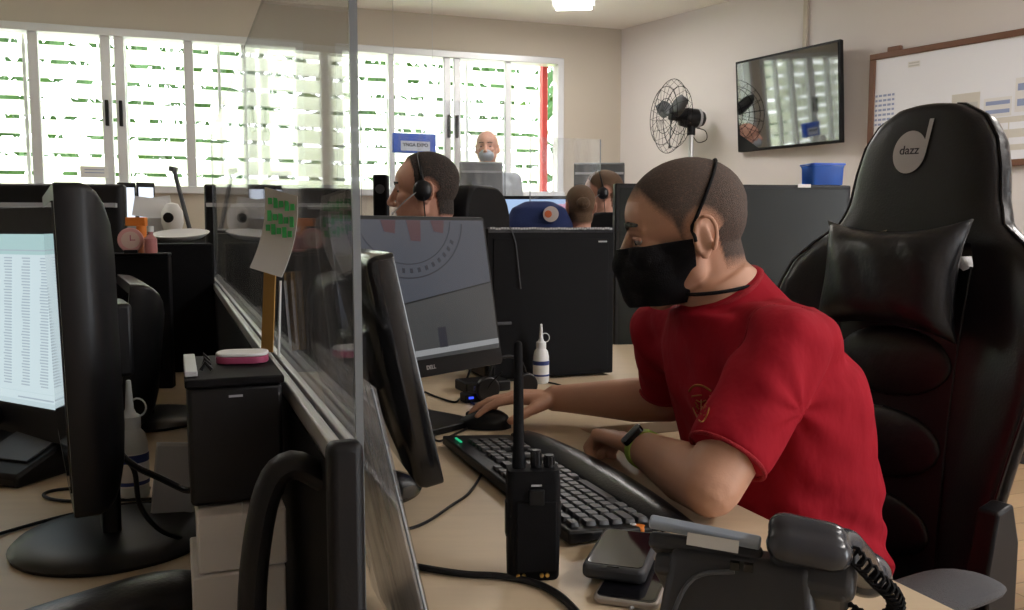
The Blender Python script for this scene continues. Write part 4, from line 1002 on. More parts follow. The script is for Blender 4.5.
# logo
lc = XCl @ Matrix.Translation((-.014, .812, .0425)) @ Matrix.Scale(1.0, 4) @ Matrix.Rotation(R(-2), 4, 'Z')
g = G(); d_ = [(math.cos(a)*.034-.003, math.sin(a)*.040-.002) for a in [2*PI*i/36 for i in range(36)]]; g.prism(d_, 0, .0012, 0, lc)
g.prism([(.024, -.005), (.031, -.005), (.0375, .058), (.0295, .058)], 0, .0012, 0, lc); g.build('logo_disc', M['logo'], chair, smooth=0)
g = G(); g.text('dazz', .0235, lc @ Matrix.Translation((-.003, .001, .0014)), bold=.0002, ext=.0003); g.build('logo_lettering', M['ink'], chair, smooth=0)
# seat, arms, base
g = G()
seatc = Fv*.27
XSt = frame((seatc.x, seatc.y, .43), Lv, Fv, Z)
g.box((0, 0, 0), (.40, .50, .07), 0, XSt)
for s_ in (-1, 1): g.cap(XSt @ V((s_*.22, -.24, .02)), XSt @ V((s_*.22, .22, .01)), .045, .04)
sm_ = fused(g, .009, 6); finish('seat', sm_, M['leather'], chair, smooth=60)
for s_ in (-1, 1):
    ac = V((CB.x, CB.y, 0))*0+Lv*(s_*.300)+Fv*.265; g = G(); armpad(g, (ac.x, ac.y, .635), (Fv.x, Fv.y, 0), .27, .105, .030); g.build('armrest', M['fabric'], chair)
    g = G(); g.box((0, 0, .58), (.055, .03, .085), 0, frame((ac.x, ac.y, 0), Fv, Lv, Z)); g.box((0, 0, .50), (.07, .04, .16), 0, frame((ac.x, ac.y, 0), Fv, Lv, Z)); g.box((0, -.05*s_, .415), (.07, .16, .02), 0, frame((ac.x, ac.y, 0), Fv, Lv, Z)); g.build('armrest_post', M['black'], chair, bevel=.004)
    hc = Lv*(s_*.262)+Fv*.065; g = G(); g.prism([(-.035, 0), (.04, 0), (.045, .08), (.025, .175), (-.015, .185), (-.035, .12)], -.018, .018, 0, frame((hc.x, hc.y, .54), Fv, Z, Lv)); g.build('recline_cover', M['black'], chair, bevel=.005)
g = G(); g.cyl((seatc.x, seatc.y, .12), (seatc.x, seatc.y, .40), .03); g.build('gas_lift', M['black'], chair)
for k in range(5):
    a = 2*PI*k/5+.3; c0 = V((seatc.x, seatc.y, .11)); c1 = c0+V((math.cos(a)*.31, math.sin(a)*.31, -.045)); o = G(); o.tube([c0, c1], [.03, .02], 10); sp = o.build('base_spoke', M['black'], chair)
    g = G(); g.cyl(c1+V((-.012, 0, -.035)), c1+V((.012, 0, -.035)), .028); g.build('caster', M['black'], sp)
# ================================================================== PEOPLE
def head_prims(g, X, nose=1.0):
    g.ell((-.012, 0, .038), (.099, .077, .083), 32, X=X); g.ell((-.03, 0, .025), (.078, .074, .078), 28, X=X)
    g.ell((.044, 0, .040), (.046, .058, .052), 24, X=X); g.ell((.032, 0, -.035), (.058, .056, .080), 24, X=X)
    g.cap((.060, 0, -.098), (.068, 0, -.092), .021, .022, X=X)
    for s in (-1, 1):
        g.cap((.000, s*.050, -.060), (.060, s*.012, -.098), .020, .018, X=X); g.cap((-.005, s*.052, -.01), (.0, s*.050, -.062), .022, .020, X=X)
        g.ell((.060, s*.036, -.018), (.024, .022, .022), 14, X=X)
        g.cap((.079, s*.010, .026), (.066, s*.042, .025), .0118, .0085, X=X)
        g.ell((.100, s*.012, -.034), (.009, .008, .008), 10, X=X)
        # ear: rim and inner shell
        pts = []
        for i in range(15):
            a = R(-60+300*i/14); pts.append(V((-.024+math.cos(a)*-.017-.004*math.sin(a), s*(.083+.006*(math.cos(a) > 0)), -.006+math.sin(a)*.030)))
        g.tube([X @ p for p in pts], [.0046]*15, 8); g.ell((-.022, s*.077, -.014), (.014, .006, .026), 12, X=X); g.ell((-.017, s*.079, -.036), (.009, .005, .009), 10, X=X)
        g.ell((.0665, s*.032, .006), (.0125, .0135, .011), 12, X=X)
    g.cap((.086, 0, .018), (.112*nose, 0, -.026), .0085, .0115, X=X); g.ell((.108*nose, 0, -.030), (.012, .012, .010), 12, X=X)
    g.ell((.084, 0, -.058), (.013, .024, .008), 14, X=X); g.ell((.082, 0, -.070), (.012, .020, .008), 14, X=X)
def headmat(c, yaw, pitch, roll=0, s=1.0):
    return Matrix.Translation(c) @ Matrix.Rotation(yaw, 4, 'Z') @ Matrix.Rotation(pitch, 4, 'Y') @ Matrix.Rotation(roll, 4, 'X') @ Matrix.Scale(s, 4)
def hand(g, wrist, f, n, side, curl, thumbcurl=.5, s=1.0, spread=1.0):
    """f forward, n out of the palm, side towards the thumb"""
    f = V(f).normalized(); n = V(n); n = (n-f*n.dot(f)).normalized(); sd = f.cross(n).normalized(); sd = sd if sd.dot(V(side)) > 0 else -sd
    w = V(wrist)
    L = [(.024, .088, (.040, .024, .020)), (.004, .092, (.045, .028, .021)), (-.016, .087, (.041, .026, .020)), (-.034, .077, (.032, .020, .018))]
    for i, (o, k, seg) in enumerate(L):
        kn = w+f*k*s+sd*o*s
        g.cap(w+sd*o*.55*s+f*.008*s, kn, .0145*s, .0115*s, 12)
        d = (f+sd*(o*spread*3.0)).normalized(); p = kn; c = curl[i]; a = 0
        for j, q in enumerate(seg):
            a += c[j]; dd = (d*math.cos(a)+n*math.sin(a)); p2 = p+dd*q*s; g.cap(p, p2, (.0095-.0009*j)*s, (.0088-.0009*j)*s, 12); p = p2
    b = w+f*.022*s+sd*.022*s+n*.004*s; p = b
    d = (f*.75+sd*.62+n*.25).normalized()
    for j, (q, r0, r1) in enumerate(((.040, .0155, .0125), (.032, .0118, .0105), (.026, .0102, .0085))):
        dd = (d*math.cos(thumbcurl*j*.5)+(f*.7+n*.5-sd*.2).normalized()*math.sin(thumbcurl*j*.5)).normalized(); p2 = p+dd*q*s; g.cap(p, p2, r0*s, r1*s, 12); p = p2
    g.ell(w+f*.045*s-n*.0*s, (.02*s, .02*s, .012*s), 12)
def ering(c, ax, ay, a, b, n=28, p=2.3):
    out = []
    for j in range(n):
        t_ = 2*PI*j/n; ct, st = math.cos(t_), math.sin(t_)
        out.append(V(c)+V(ax)*(math.copysign(abs(ct)**(2/p), ct)*a)+V(ay)*(math.copysign(abs(st)**(2/p), st)*b))
    return out
# ---------------- the man in red
SA = V((-.37, .93, 0)).normalized(); ST = V((.93, .37, 0)).normalized()     # shoulder axis, backwards axis
HC = V((.286, 1.42, 1.145)); HX = headmat(HC, math.atan2(.10, -1.0), R(14), R(-2))
Ls = V((.402, 1.235, .975)); Le = V((.272, 1.140, .800)); Lw = V((.208, 1.368, .797))
Rs = V((.285, 1.575, .962)); Re = V((.312, 1.655, .815)); Rw = V((.090, 1.732, .804))
spine = [(.50, .475, 1.40, .165, .125), (.60, .465, 1.40, .158, .120), (.70, .452, 1.395, .160, .118), (.80, .436, 1.395, .170, .116), (.88, .420, 1.395, .182, .120), (.94, .402, 1.398, .182, .110), (.985, .378, 1.40, .150, .084), (1.02, .362, 1.402, .080, .055), (1.045, .350, 1.405, .055, .050)]
g = G(); head_prims(g, HX)
g.tube([HX @ V((-.028, 0, -.02)), HX @ V((-.032, 0, -.08)), V((.335, 1.41, 1.05)), V((.355, 1.405, .98))], [.058, .056, .056, .048], 24)
g.loft([ering((x, y, z), SA, ST, w*.96, d*.96) for z, x, y, w, d in spine])
for s_, (S_, E_, W_) in (('L', (Ls, Le, Lw)), ('R', (Rs, Re, Rw))):
    g.ell(S_, .054, 18); g.cap(S_, E_, .052, .043, 20); g.cap(S_*.45+E_*.55, E_, .047, .042, 20)
    m1 = E_.lerp(W_, .30); g.tube([E_, m1, E_.lerp(W_, .7), W_], [.042, .045, .034, .027], 20); g.ell(E_, .0425, 16); g.ell(W_, .028, 14)
    g.cap(V((.360, 1.405, .995)), S_.lerp(V((.360, 1.405, .975)), .15)-Z*.008, .028, .042)
hand(g, Rw, (-1, -.10, .05), (0, 0, -1), (0, -1, 0), [(.22, .32, .25), (.18, .32, .3), (.24, .40, .35), (.34, .5, .4)], .35, spread=1.2)
hand(g, Lw, (-.42, .88, -.02), (-.2, -.1, -1), (.9, .4, 0), [(.9, 1.2, .8)]*2+[(.95, 1.25, .8)]*2, .9)
# wrist roots
NN = (Z*.85-ST*.5).normalized(); nc_ = V((.349, 1.407, 1.052)); ny = (ST*.85+Z*.5).normalized()
g.loft([ering(nc_-NN*.03, SA, ny, .050, .050), ering(nc_+NN*.004, SA, ny, .062, .063), ering(nc_+NN*.03, SA, ny, .05, .05)])
body_me = fused(g, .0034, 5)
bvB = bvh_of(body_me)
iX = HX.inverted()
man_o = V((.46, 1.40, 0))
TL = Matrix.Translation(-man_o)
# mask from inflated lower face
gm = G(); gm.ell((.040, 0, -.045), (.066, .064, .080), 32, X=HX); gm.cap((.072, 0, -.090), (.066, 0, -.088), .030, .030, X=HX); gm.cap((.092, 0, .004), (.104, 0, -.030), .019, .026, 18, X=HX)
gm.ell((.078, 0, -.045), (.044, .046, .046), 20, X=HX); gm.cap((.100, 0, -.03), (.096, 0, -.084), .027, .027, 18, X=HX)
for s in (-1, 1): gm.ell((.060, s*.036, -.020), (.033, .030, .030), 16, X=HX); gm.cap((-.004, s*.056, -.030), (.060, s*.020, -.090), .024, .026, X=HX); gm.cap((.0, s*.056, -.012), (.075, s*.030, -.010), .021, .022, X=HX)
mk = fused(gm, .003, 7)
H3 = HX.to_3x3()
mk = cutmesh(mk, [(HX @ V((-.006, 0, 0)), H3 @ V((-1, 0, -.10))), (HX @ V((.02, 0, -.006)), (H3 @ V((-.06, 0, 1)))), (HX @ V((.0, 0, -.112)), H3 @ V((.10, 0, -1)))])
mk.transform(TL)
body_me.transform(TL)
body = finish('person', body_me, M['skin'], smooth=180); body.location = man_o
tag(body, 'man in red t-shirt and black face mask seated at the keyboard, hand on mouse', 'person')
body_me.transform(Matrix.Identity(4))
maskobj = finish('face_mask', mk, M['mask'], body, smooth=50)
# hair: shaved stubble over the scalp
def hairblend(name, hairc, skinc, bscale=700, rough=.85):
    m = mat(name, hairc, rough, bump=.5, bscale=bscale); nt = m.node_tree; b = nt.nodes['Principled BSDF']
    at_ = nt.nodes.new('ShaderNodeAttribute'); at_.attribute_name = 'hair_cover'
    n = nt.nodes.new('ShaderNodeTexNoise'); n.inputs['Scale'].default_value = 260; tc = nt.nodes.new('ShaderNodeTexCoord'); nt.links.new(tc.outputs['Object'], n.inputs['Vector'])
    ad = nt.nodes.new('ShaderNodeMath'); ad.operation = 'MULTIPLY_ADD'; ad.inputs[1].default_value = .5; nt.links.new(n.outputs['Fac'], ad.inputs[0]); 
    sb = nt.nodes.new('ShaderNodeMath'); sb.operation = 'SUBTRACT'; sb.inputs[1].default_value = .25; sb.use_clamp = True
    nt.links.new(at_.outputs['Fac'], ad.inputs[2]); nt.links.new(ad.outputs[0], sb.inputs[0])
    mx = nt.nodes.new('ShaderNodeMix'); mx.data_type = 'RGBA'; mx.inputs[6].default_value = (*skinc, 1); mx.inputs[7].default_value = (*hairc, 1)
    nt.links.new(sb.outputs[0], mx.inputs[0]); nt.links.new(mx.outputs[2], b.inputs['Base Color']); return m
def hair_layer(parent, me, inv, orig, zl, material, off, width, ear=(-.024, -.006, .027, .036), bun=False):
    def cover(c):
        q = inv @ (c+orig)
        if q.length > .17: return 0
        x = q.x; z0_ = zl[-1][1]
        if x <= zl[0][0]: z0_ = zl[0][1]
        else:
            for (xa_, za_), (xb_, zb_) in zip(zl, zl[1:]):
                if xa_ <= x <= xb_: z0_ = za_+(zb_-za_)*(x-xa_)/(xb_-xa_); break
        f = (q.z-z0_)/width+.3; 
        e = math.hypot((x-ear[0])/ear[2], (q.z-ear[1])/ear[3])
        if abs(q.y) > .066: f = min(f, (e-1)*2.5)
        return max(0, min(1, f))
    cv = [cover(v.co) for v in me.vertices]; nr = [v.normal.copy() for v in me.vertices]
    idx = {}; vs = []; fs = []; cs = []
    for p in me.polygons:
        if max(cv[i] for i in p.vertices) <= 0: continue
        f = []
        for i in p.vertices:
            if i not in idx: idx[i] = len(vs); vs.append(me.vertices[i].co+nr[i]*(.0004+off*cv[i])); cs.append(cv[i])
            f.append(idx[i])
        fs.append(f)
    m = bpy.data.meshes.new('hair'); m.from_pydata([tuple(v) for v in vs], [], fs); a = m.attributes.new('hair_cover', 'FLOAT', 'POINT'); a.data.foreach_set('value', cs)
    return finish('hair', m, material, parent, smooth=180)
M['stubm'] = hairblend('shaved_hair', (.085, .062, .052), (.56, .31, .21))
hair_layer(body, body_me, iX, man_o, [(-.12, -.075), (-.05, -.062), (-.044, .0), (-.010, .022), (-.004, -.025), (.006, -.025), (.018, .022), (.042, .055), (.056, .078), (.11, .084)], M['stubm'], .0010, .022)
# eyebrows and eyes
for s in (-1, 1):
    g = G(); g.tube([TL @ HX @ V(p) for p in ((.0895, s*.012, .030), (.0880, s*.028, .037), (.0745, s*.050, .033))], [.0036, .0048, .0026], 8, sq=.8); g.build('eyebrow', M['hairk'], body)
    g = G(); g.ell((.0748, s*.033, .0062), (.0085, .0110, .0062), 16, X=TL @ HX); g.build('eye', mat('eye_white', (.45, .42, .40), .3), body)
    g = G(); g.tube([TL @ HX @ V(p) for p in ((.0800, s*.020, .010), (.0835, s*.032, .0130), (.0745, s*.046, .009))], .0030, 8); g.build('upper_eyelid', M['skin2'], body)
    g = G(); g.ell((.0822, s*.033, .0055), (.002, .0046, .0050), 10, X=TL @ HX); g.build('iris', M['ink'], body)
def wrap(points_dirs, off, bv=bvB):
    out = []
    for c, d in points_dirs:
        d = V(d).normalized(); hit = bv.ray_cast(V(c)+d*.4, -d)
        if hit[0] is not None: out.append(hit[0]+d*off-man_o)
    return out
# mask straps: one over the crown, one round the neck
pd = []
for i in range(41):
    a = R(-14+208*i/40); d = H3 @ V((-.72*max(0, math.sin(a))-.03, math.cos(a), math.sin(a))); pd.append((HX @ V((-.004, 0, .01)), d))
g = G(); g.tube(wrap(pd, .0022), .0030, 8, sq=1.4); g.build('mask_strap', M['mask'], body, smooth=80)
pd = []
for i in range(41):
    a = R(-72-216*i/40+0); a = R(30+300*i/40)   # around the neck, back side
    pd.append((HX @ V((-.005, 0, -.093+.03*math.cos(a-0)*0-.012*(1-math.cos(a))*.5)), H3 @ V((math.cos(a), math.sin(a), 0))))
pts = [p for p in wrap(pd, .0022)]
if len(pts) > 4: g = G(); g.tube(pts, .0030, 8, sq=1.4); g.build('mask_strap', M['mask'], body, smooth=80)
# t-shirt
g = G()
g.loft([ering((x, y, z), SA, ST, w+.012+(.012 if z < .62 else 0), d+.012+(.01 if z < .62 else 0)) for z, x, y, w, d in [(.47, .478, 1.40, .175, .135)]+spine[:-2]+[(1.018, .360, 1.402, .100, .072)]])
hems = {}
for s_, (S_, E_) in (('L', (Ls, Le)), ('R', (Rs, Re))):
    h_ = S_.lerp(E_, .80); hems[s_] = h_
    g.ell(S_+Z*.004, .064, 20); g.tube([S_, S_.lerp(E_, .4), h_], [.064, .060, .057], 24)
    g.cap(V((.362, 1.405, .992)), S_.lerp(V((.362, 1.405, .992)), .10)+Z*.006, .048, .056)
    g.cap(V((.425, 1.398, .93)), S_-Z*.02, .09, .058)
g.cap(V((.405, 1.41, .978)), V((.435, 1.285, .976)), .068, .064); g.ell((.435, 1.37, .93), (.085, .12, .10), 24); g.cap(V((.435, 1.26, .975)), V((.485, 1.34, .84)), .060, .065); g.cap(V((.44, 1.33, .985)), V((.50, 1.36, .86)), .055, .06)
g.loft([ering((.385, 1.405, .97), SA, (ST*.97+Z*.2), .14, .10), ering((.366, 1.405, 1.015), SA, (ST*.9+Z*.4).normalized(), .098, .080), ering((.350, 1.407, 1.050), SA, (ST*.85+Z*.5).normalized(), .070, .070), ering((.3455, 1.4055, 1.060), SA, (ST*.85+Z*.5).normalized(), .068, .068)])
# hanging folds
for k in range(5): g.cap((.60-.012*k, 1.36+.02*k, .56+.028*k), (.53, 1.27+.01*k, .53+.035*k), .016, .010)
sh = fused(g, .0045, 22)
NS = [v.normal.copy() for v in sh.vertices]; NC = []
for v in sh.vertices:
    c = v.co.copy(); w_ = 0
    # soft radial folds from the armpit and chest, cloth bunching at the waist
    ap = V((.40, 1.26, .90)); d = c-ap; a = math.atan2(d.z, d.x)
    w_ += .0042*math.sin(a*8+3*d.length)*math.exp(-d.length*6)*min(1, d.length*12)
    if c.z < .78: w_ += .0052*math.sin(c.z*120+c.x*34+c.y*14+2*math.sin(c.x*22))*min(1, (.78-c.z)/.16)
    w_ += .0026*math.sin(c.x*52-c.y*44+c.z*30+1.5*math.sin(c.z*25))+.0012*math.sin(c.x*20+c.y*95-c.z*60)
    w_ *= max(0, min(1, ((c-V((.345, 1.407, 1.045))).length-.085)/.07))
    NC.extend(c+NS[v.index]*w_)
sh.vertices.foreach_set('co', NC); sh.update()
bvS = bvh_of(sh)
sh.transform(TL); shirt = finish('t_shirt', sh, M['red'], body, smooth=180)
for s_, (S_, E_) in (('L', (Ls, Le)), ('R', (Rs, Re))):
    d = (E_-S_).normalized(); c_ = hems[s_]; u = d.orthogonal().normalized(); w_ = d.cross(u)
    g = G(); g.tube([c_+(u*math.cos(a)+w_*math.sin(a))*.0562-d*.002-man_o for a in [2*PI*i/40 for i in range(40)]], .0032, 8, closed=True, sq=1.0); g.build('sleeve_hem', M['redhem'], shirt, smooth=80)
# armhole seam
g = G(); sp = []
for i in range(40):
    a = 2*PI*i/40; dd = (SA*0+Z*math.cos(a)+ST*math.sin(a)); c_ = V((.413, 1.295, .945))
    hit = bvS.ray_cast(c_+dd*.3-SA*.02, -dd)
    if hit[0] is not None and (hit[0]-c_).length < .16: sp.append(hit[0]-man_o)
if len(sp) > 20: g.tube(sp, .0016, 6); g.build('shoulder_seam', M['redhem'], shirt, smooth=80)
# collar rib
g = G(); cr = []
nb = V((.345, 1.407, 1.043))
for i in range(44):
    a = 2*PI*i/44; cr.append(V((.349, 1.407, 1.052))+SA*math.cos(a)*.0650+(ST*.85+Z*.5).normalized()*math.sin(a)*.0655+NN*.001-man_o)
g.tube(cr, .0055, 8, closed=True, sq=1.3); g.build('collar', M['redhem'], shirt, smooth=80)
# chest emblem projected on the shirt front
ec = P(700, 403, 1.32)
def eproj(x, z):
    pxx, pyy = 701+x, 402+z; d = ray(pxx, pyy).normalized(); h = bvS.ray_cast(V((0, 0, CH)), d); return h[0]
def estroke(g, pts, r):
    out = [eproj(*p) for p in pts]; out = [o-man_o-V((.0, .001, 0)) for o in out if o is not None]
    if len(out) > 1: g.tube(smoothpath(out, 3), r, 6)
g = G()
estroke(g, [(-9, -6), (-8, 6), (-2, 18), (3, 18), (8, 6), (9, -6), (0, -7), (-9, -6)], .0011)
estroke(g, [(-12, -11), (-8, -16), (-2, -17), (4, -15), (10, -11)], .0018)
for pts in ([(-5, -2), (0, 0), (5, -2)], [(0, -2), (0, 12)], [(-4, 9), (0, 4), (4, 9)], [(-5, 4), (-2, 7)], [(5, 4), (2, 7)], [(-3, 13), (3, 13)], [(-6, 0), (-3, 4)], [(6, 0), (3, 4)]): estroke(g, pts, .0011)
g.build('chest_emblem', M['goldink'], shirt, smooth=80)
# fitness band
d = (Lw-Le).normalized(); c_ = Le.lerp(Lw, .90); u = d.orthogonal().normalized(); w_ = d.cross(u); bp_ = []
for i in range(36):
    a = 2*PI*i/36; dd = u*math.cos(a)+w_*math.sin(a); h = bvB.ray_cast(c_+dd*.045, -dd); bp_.append((h[0] if h[0] is not None else c_+dd*.03)+dd*.0015-man_o)
band = G(); 
rgs = []
for i, p in enumerate(bp_):
    a = 2*PI*i/36; dd = u*math.cos(a)+w_*math.sin(a); rgs.append([p+d*x+dd*y for x, y in ((-.0085, -.001), (-.0085, .0018), (.0085, .0018), (.0085, -.001))])
band.loft(rgs, closed=True); bd = band.build('fitness_band', M['lime'], body, smooth=50)
nrm = (Z*.72+V((-.55, -.42, 0))).normalized(); nrm = (nrm-d*nrm.dot(d)).normalized(); h = bvB.ray_cast(c_+nrm*.045, -nrm); pc_ = h[0]+nrm*.005-man_o
g = G(); g.prism(rrect(.018, .040, .006), -.005, .005, 0, frame(pc_, d, nrm.cross(d), nrm)); g.build('tracker', M['blackg'], bd, bevel=.0015)
# fingernails of the mouse hand are tiny; trousers and shoes
g = G()
for s_ in (-1, 1):
    hp_ = V((.505, 1.41, .50))+SA*(s_*.095); kn = hp_-ST*.42+SA*(s_*.06); kn.z = .50; an = kn-ST*.02; an.z = .09
    g.tube([hp_, hp_.lerp(kn, .5), kn], [.09, .082, .062], 20); g.ell(kn, .063, 16); g.tube([kn, kn.lerp(an, .35), an], [.060, .058, .045], 18)
g.loft([ering((x, 1.41, z), SA, ST, .185, .14) for x, z in ((.50, .44), (.505, .56))])
tr = fused(g, .010, 5); tr.transform(TL); finish('trousers', tr, M['jean'], body, smooth=180)
for s_ in (-1, 1):
    hp_ = V((.505, 1.41, .50))+SA*(s_*.095); kn = hp_-ST*.42+SA*(s_*.06); an = kn-ST*.02
    g = G(); c0 = V((an.x, an.y, .045)); g.ell(c0+V((0, 0, .01)), (.045, .045, .05), 14); g.cap(c0-Z*.005+ST*.04, c0-Z*.012-ST*.14, .036, .030); sm = fused(g, .007, 4)
    for v in sm.vertices: v.co.z = max(v.co.z, .003)
    sm.transform(TL); finish('shoe', sm, M['black'], body, smooth=180)

# ---------------- people behind
M['hairbm'] = hairblend('brown_hair_cover', (.10, .06, .035), (.55, .29, .21), 200); M['hairkm'] = hairblend('black_hair_cover', (.02, .016, .014), (.55, .29, .21), 200)
def bgperson(label, name_c, yaw, pitch, sc=1.0, hair='hairb', shirt='navy', stand=False, hairline='short', seat=.45, skin='skin2', headset=False, mask=False, lean=.0, bald=False, voxel=.007):
    hc = V(name_c); HXb = headmat(hc, yaw, pitch, 0, sc); H3b = HXb.to_3x3().normalized(); f = V((math.cos(yaw), math.sin(yaw), 0)); l = V((-f.y, f.x, 0))
    g = G(); head_prims(g, HXb)
    nb_ = hc-f*(.03+lean)*sc-Z*.17*sc; g.tube([HXb @ V((-.028, 0, -.03)), nb_, nb_-Z*.06], [.058*sc, .060*sc, .07*sc], 20)
    hipz = hc.z-(.72*sc); sp = [(0, .17, .12), (.15, .155, .11), (.32, .175, .12), (.44, .185, .11), (.50, .14, .085), (.535, .07, .06)]
    def sc_(z_): return nb_-f*.02+V((0, 0, 0))-Z*(.535-z_)*sc-f*lean*(.535-z_)
    g.loft([ering(sc_(z_), l, f, w*sc, d*sc) for z_, w, d in sp])
    arms = []
    for s in (-1, 1):
        S = sc_(.475)+l*(s*.185*sc)
        if stand: E = S-Z*.28*sc+l*(s*.03); W = E-Z*.22*sc+f*.08
        else: E = S-Z*.24*sc+f*.10+l*(s*.04); W = E+f*.22-Z*.02-l*(s*.06)
        arms.append((S, E, W)); g.cap(S, E, .05*sc, .042*sc); g.cap(E, W, .042*sc, .028*sc)
        hand(g, W, (W-E), -Z if not stand else -l*s, -l*s, [(.3, .4, .3)]*4, .4, s=sc)
    me = fused(g, voxel*.6, 3); o = finish('person', me, M[skin], smooth=180)
    orig = V((hc.x, hc.y, 0)); TLb = Matrix.Translation(-orig); me.transform(TLb); o.location = orig; tag(o, label, 'person')
    iXb = HXb.inverted()
    if not bald:
        zl = {'short': [(-.12, -.09), (-.05, -.08), (-.044, .0), (-.010, .022), (-.004, -.02), (.010, -.02), (.018, .03), (.045, .05), (.06, .082), (.11, .086)],
              'recede': [(-.12, -.09), (-.05, -.08), (-.044, .0), (-.010, .022), (-.004, -.03), (.012, -.03), (.016, .06), (.03, .098), (.06, .105), (.11, .12)],
              'bun': [(-.12, -.10), (-.01, -.09), (.01, -.02), (.03, .05), (.06, .075), (.11, .085)]}[hairline]
        hair_layer(o, me, iXb, orig, zl, M[hair+'m'], .007, .012)
        if hairline == 'bun':
            g = G(); g.ell((-.115, 0, .02), (.035, .04, .035), 18, X=TLb @ HXb); g.build('hair_bun', M[hair], o)
    for s in (-1, 1):
        g = G(); g.tube([TLb @ HXb @ V(p) for p in ((.0895, s*.012, .030), (.0875, s*.028, .036), (.075, s*.048, .032))], .003*sc, 6); g.build('eyebrow', M['hairk'], o)
        g = G(); g.ell((.0745, s*.032, .0065), (.0065, .009, .005), 10, X=TLb @ HXb); g.build('eye', M['ink'], o)
    # shirt
    g = G(); g.loft([ering(sc_(z_), l, f, (w+.014)*sc, (d+.014)*sc) for z_, w, d in sp[:-1]+[(.525, .085, .072)]])
    for S, E, W in arms: g.ell(S, .062*sc, 16); g.tube([S, S.lerp(E, .75)], [.062*sc, .060*sc], 18); g.cap(sc_(.50), S, .05*sc, .055*sc)
    ms = fused(g, .009, 5); ms.transform(TLb); finish('shirt', ms, M[shirt], o, smooth=180)
    # trousers
    g = G(); hip = sc_(.0)
    for s in (-1, 1):
        a = hip+l*(s*.09*sc)+Z*.02
        if stand: kn = V((a.x, a.y, a.z*.5)); an = V((a.x, a.y, .08))
        else: kn = a+f*.42*sc; an = V((kn.x, kn.y, .08))
        g.tube([a, kn], [.09*sc, .062*sc], 16); g.ell(kn, .062*sc, 12); g.tube([kn, an], [.06*sc, .045*sc], 14)
        sh_ = G(); sh_.cap(V((an.x, an.y, .04))-f*.03, V((an.x, an.y, .035))+f*.13, .036, .030); so = sh_.build('shoe', M['black'], o); so.data.transform(TLb)
    g.loft([ering(hip+Z*k, l, f, .18*sc, .135*sc) for k in (-.05, .06)]); mt_ = fused(g, .014, 4); mt_.transform(TLb); finish('trousers', mt_, M['jean'], o, smooth=180)
    if mask:
        g = G(); g.ell((.050, 0, -.055), (.064, .056, .052), 20, X=HXb); mm = fused(g, .005, 2); mm.transform(TLb); finish('face_mask', mm, M['gshirt'], o, smooth=180)
    if headset:
        g = G(); g.tube([TLb @ HXb @ V((-.015+.02*math.sin(a), math.cos(a)*.091, math.sin(a)*.108+.014)) for a in [PI*i/20 for i in range(21)]], .0045*sc, 8, sq=1.5); g.build('headset_band', M['black'], o)
        for s in (-1, 1):
            g = G(); g.ell((-.008, s*.094, .0), (.030, .016, .033), 18, X=TLb @ HXb); g.build('ear_pad', M['leather'], o)
        g = G(); g.tube([TLb @ HXb @ V(p) for p in smoothpath([(.01, .105, -.005), (.05, .095, -.03), (.095, .05, -.062)], 5)], .0018*sc, 6); g.ell((.097, .048, -.063), .006, 8, X=TLb @ HXb); g.build('microphone_boom', M['lgrey'], o)
        g = G(); g.tube([TLb @ HXb @ V(p) for p in ((-.012, .108, -.02), (-.012, .108, -.09), (-.01, .10, -.16))], .002*sc, 6); g.build('headset_cord', M['black'], o)
    return o
hq = P(424, 192, 2.80)
bgperson('man with black headset and navy shirt seen in profile beyond the acrylic screen', hq, R(178), R(4), 1.02, 'hairk', 'navy', hairline='recede', headset=True)
hq = P(487, 148, 6.15)
bgperson('bald man in pale grey shirt and mask standing by the window', hq, R(-95), R(2), 1.0, 'hairb', 'gshirt', stand=True, bald=True, mask=True, voxel=.009)
hq = P(602, 194, 4.6)
bgperson('man with short brown hair and blue shirt wearing a headset, seated near the corner', hq, R(172), R(5), 1.0, 'hairb', 'navy', headset=True, voxel=.009)
hq = P(580, 207, 3.9)
bgperson('woman with dark hair in a bun seated before the man with brown hair', hq, R(95), R(0), .78, 'hairb', 'navy', hairline='bun', voxel=.009)
# ---------------- things behind
def offchair(label, loc, rz, h=1.05, w=.46, m='blackm'):
    t = thing('office_chair', label, 'chair', loc, rz)
    g = G(); g.loft([[V((x, y+.02*(x/w*2)**2*-1, z)) for x, z in rrect(w*k, .52, .12, 6, 0, h-.26)] for y, k in ((.0, .96), (.02, 1), (.05, 1), (.07, .96))]); g.build('backrest', M[m], t, bevel=.01)
    g = G(); g.loft([[V((x, y, z)) for x, y in rrect(w*k, .46, .1, 6, 0, -.24)] for z, k in ((.42, .96), (.44, 1), (.48, 1), (.50, .95))]); g.build('seat', M[m], t)
    g = G(); g.cyl((0, -.24, .08), (0, -.24, .43), .03); g.build('gas_lift', M['black'], t); g = G(); g.box((0, .06, .55), (.06, .02, .35)); g.box((0, -.06, .405), (.06, .26, .02)); g.build('back_bar', M['black'], t)
    for k in range(5): a = 2*PI*k/5; g = G(); g.tube([(0, -.24, .09), (math.cos(a)*.28, -.24+math.sin(a)*.28, .03)], [.025, .02], 8); g.build('base_spoke', M['black'], t)
    return t
q = P(472, 215, 3.05); offchair('black office chair behind the man with headset', (q.x+.05, q.y, 0), R(70), h=P(466, 186, 3.05).z, w=.42)
q = P(700, 200, 3.9)
q = P(612, 213, 4.3); offchair('black office chair in front of the man with short brown hair', (q.x+.05, q.y-.06, 0), R(-5), h=P(610, 212, 4.2).z)
q = P(539, 203, 3.8)
t = offchair('office chair with a navy jacket draped over its backrest', (q.x, q.y+.02, 0), R(-5), h=P(539, 206, 3.8).z, w=.26)
g = G(); hj = P(539, 201, 3.8).z
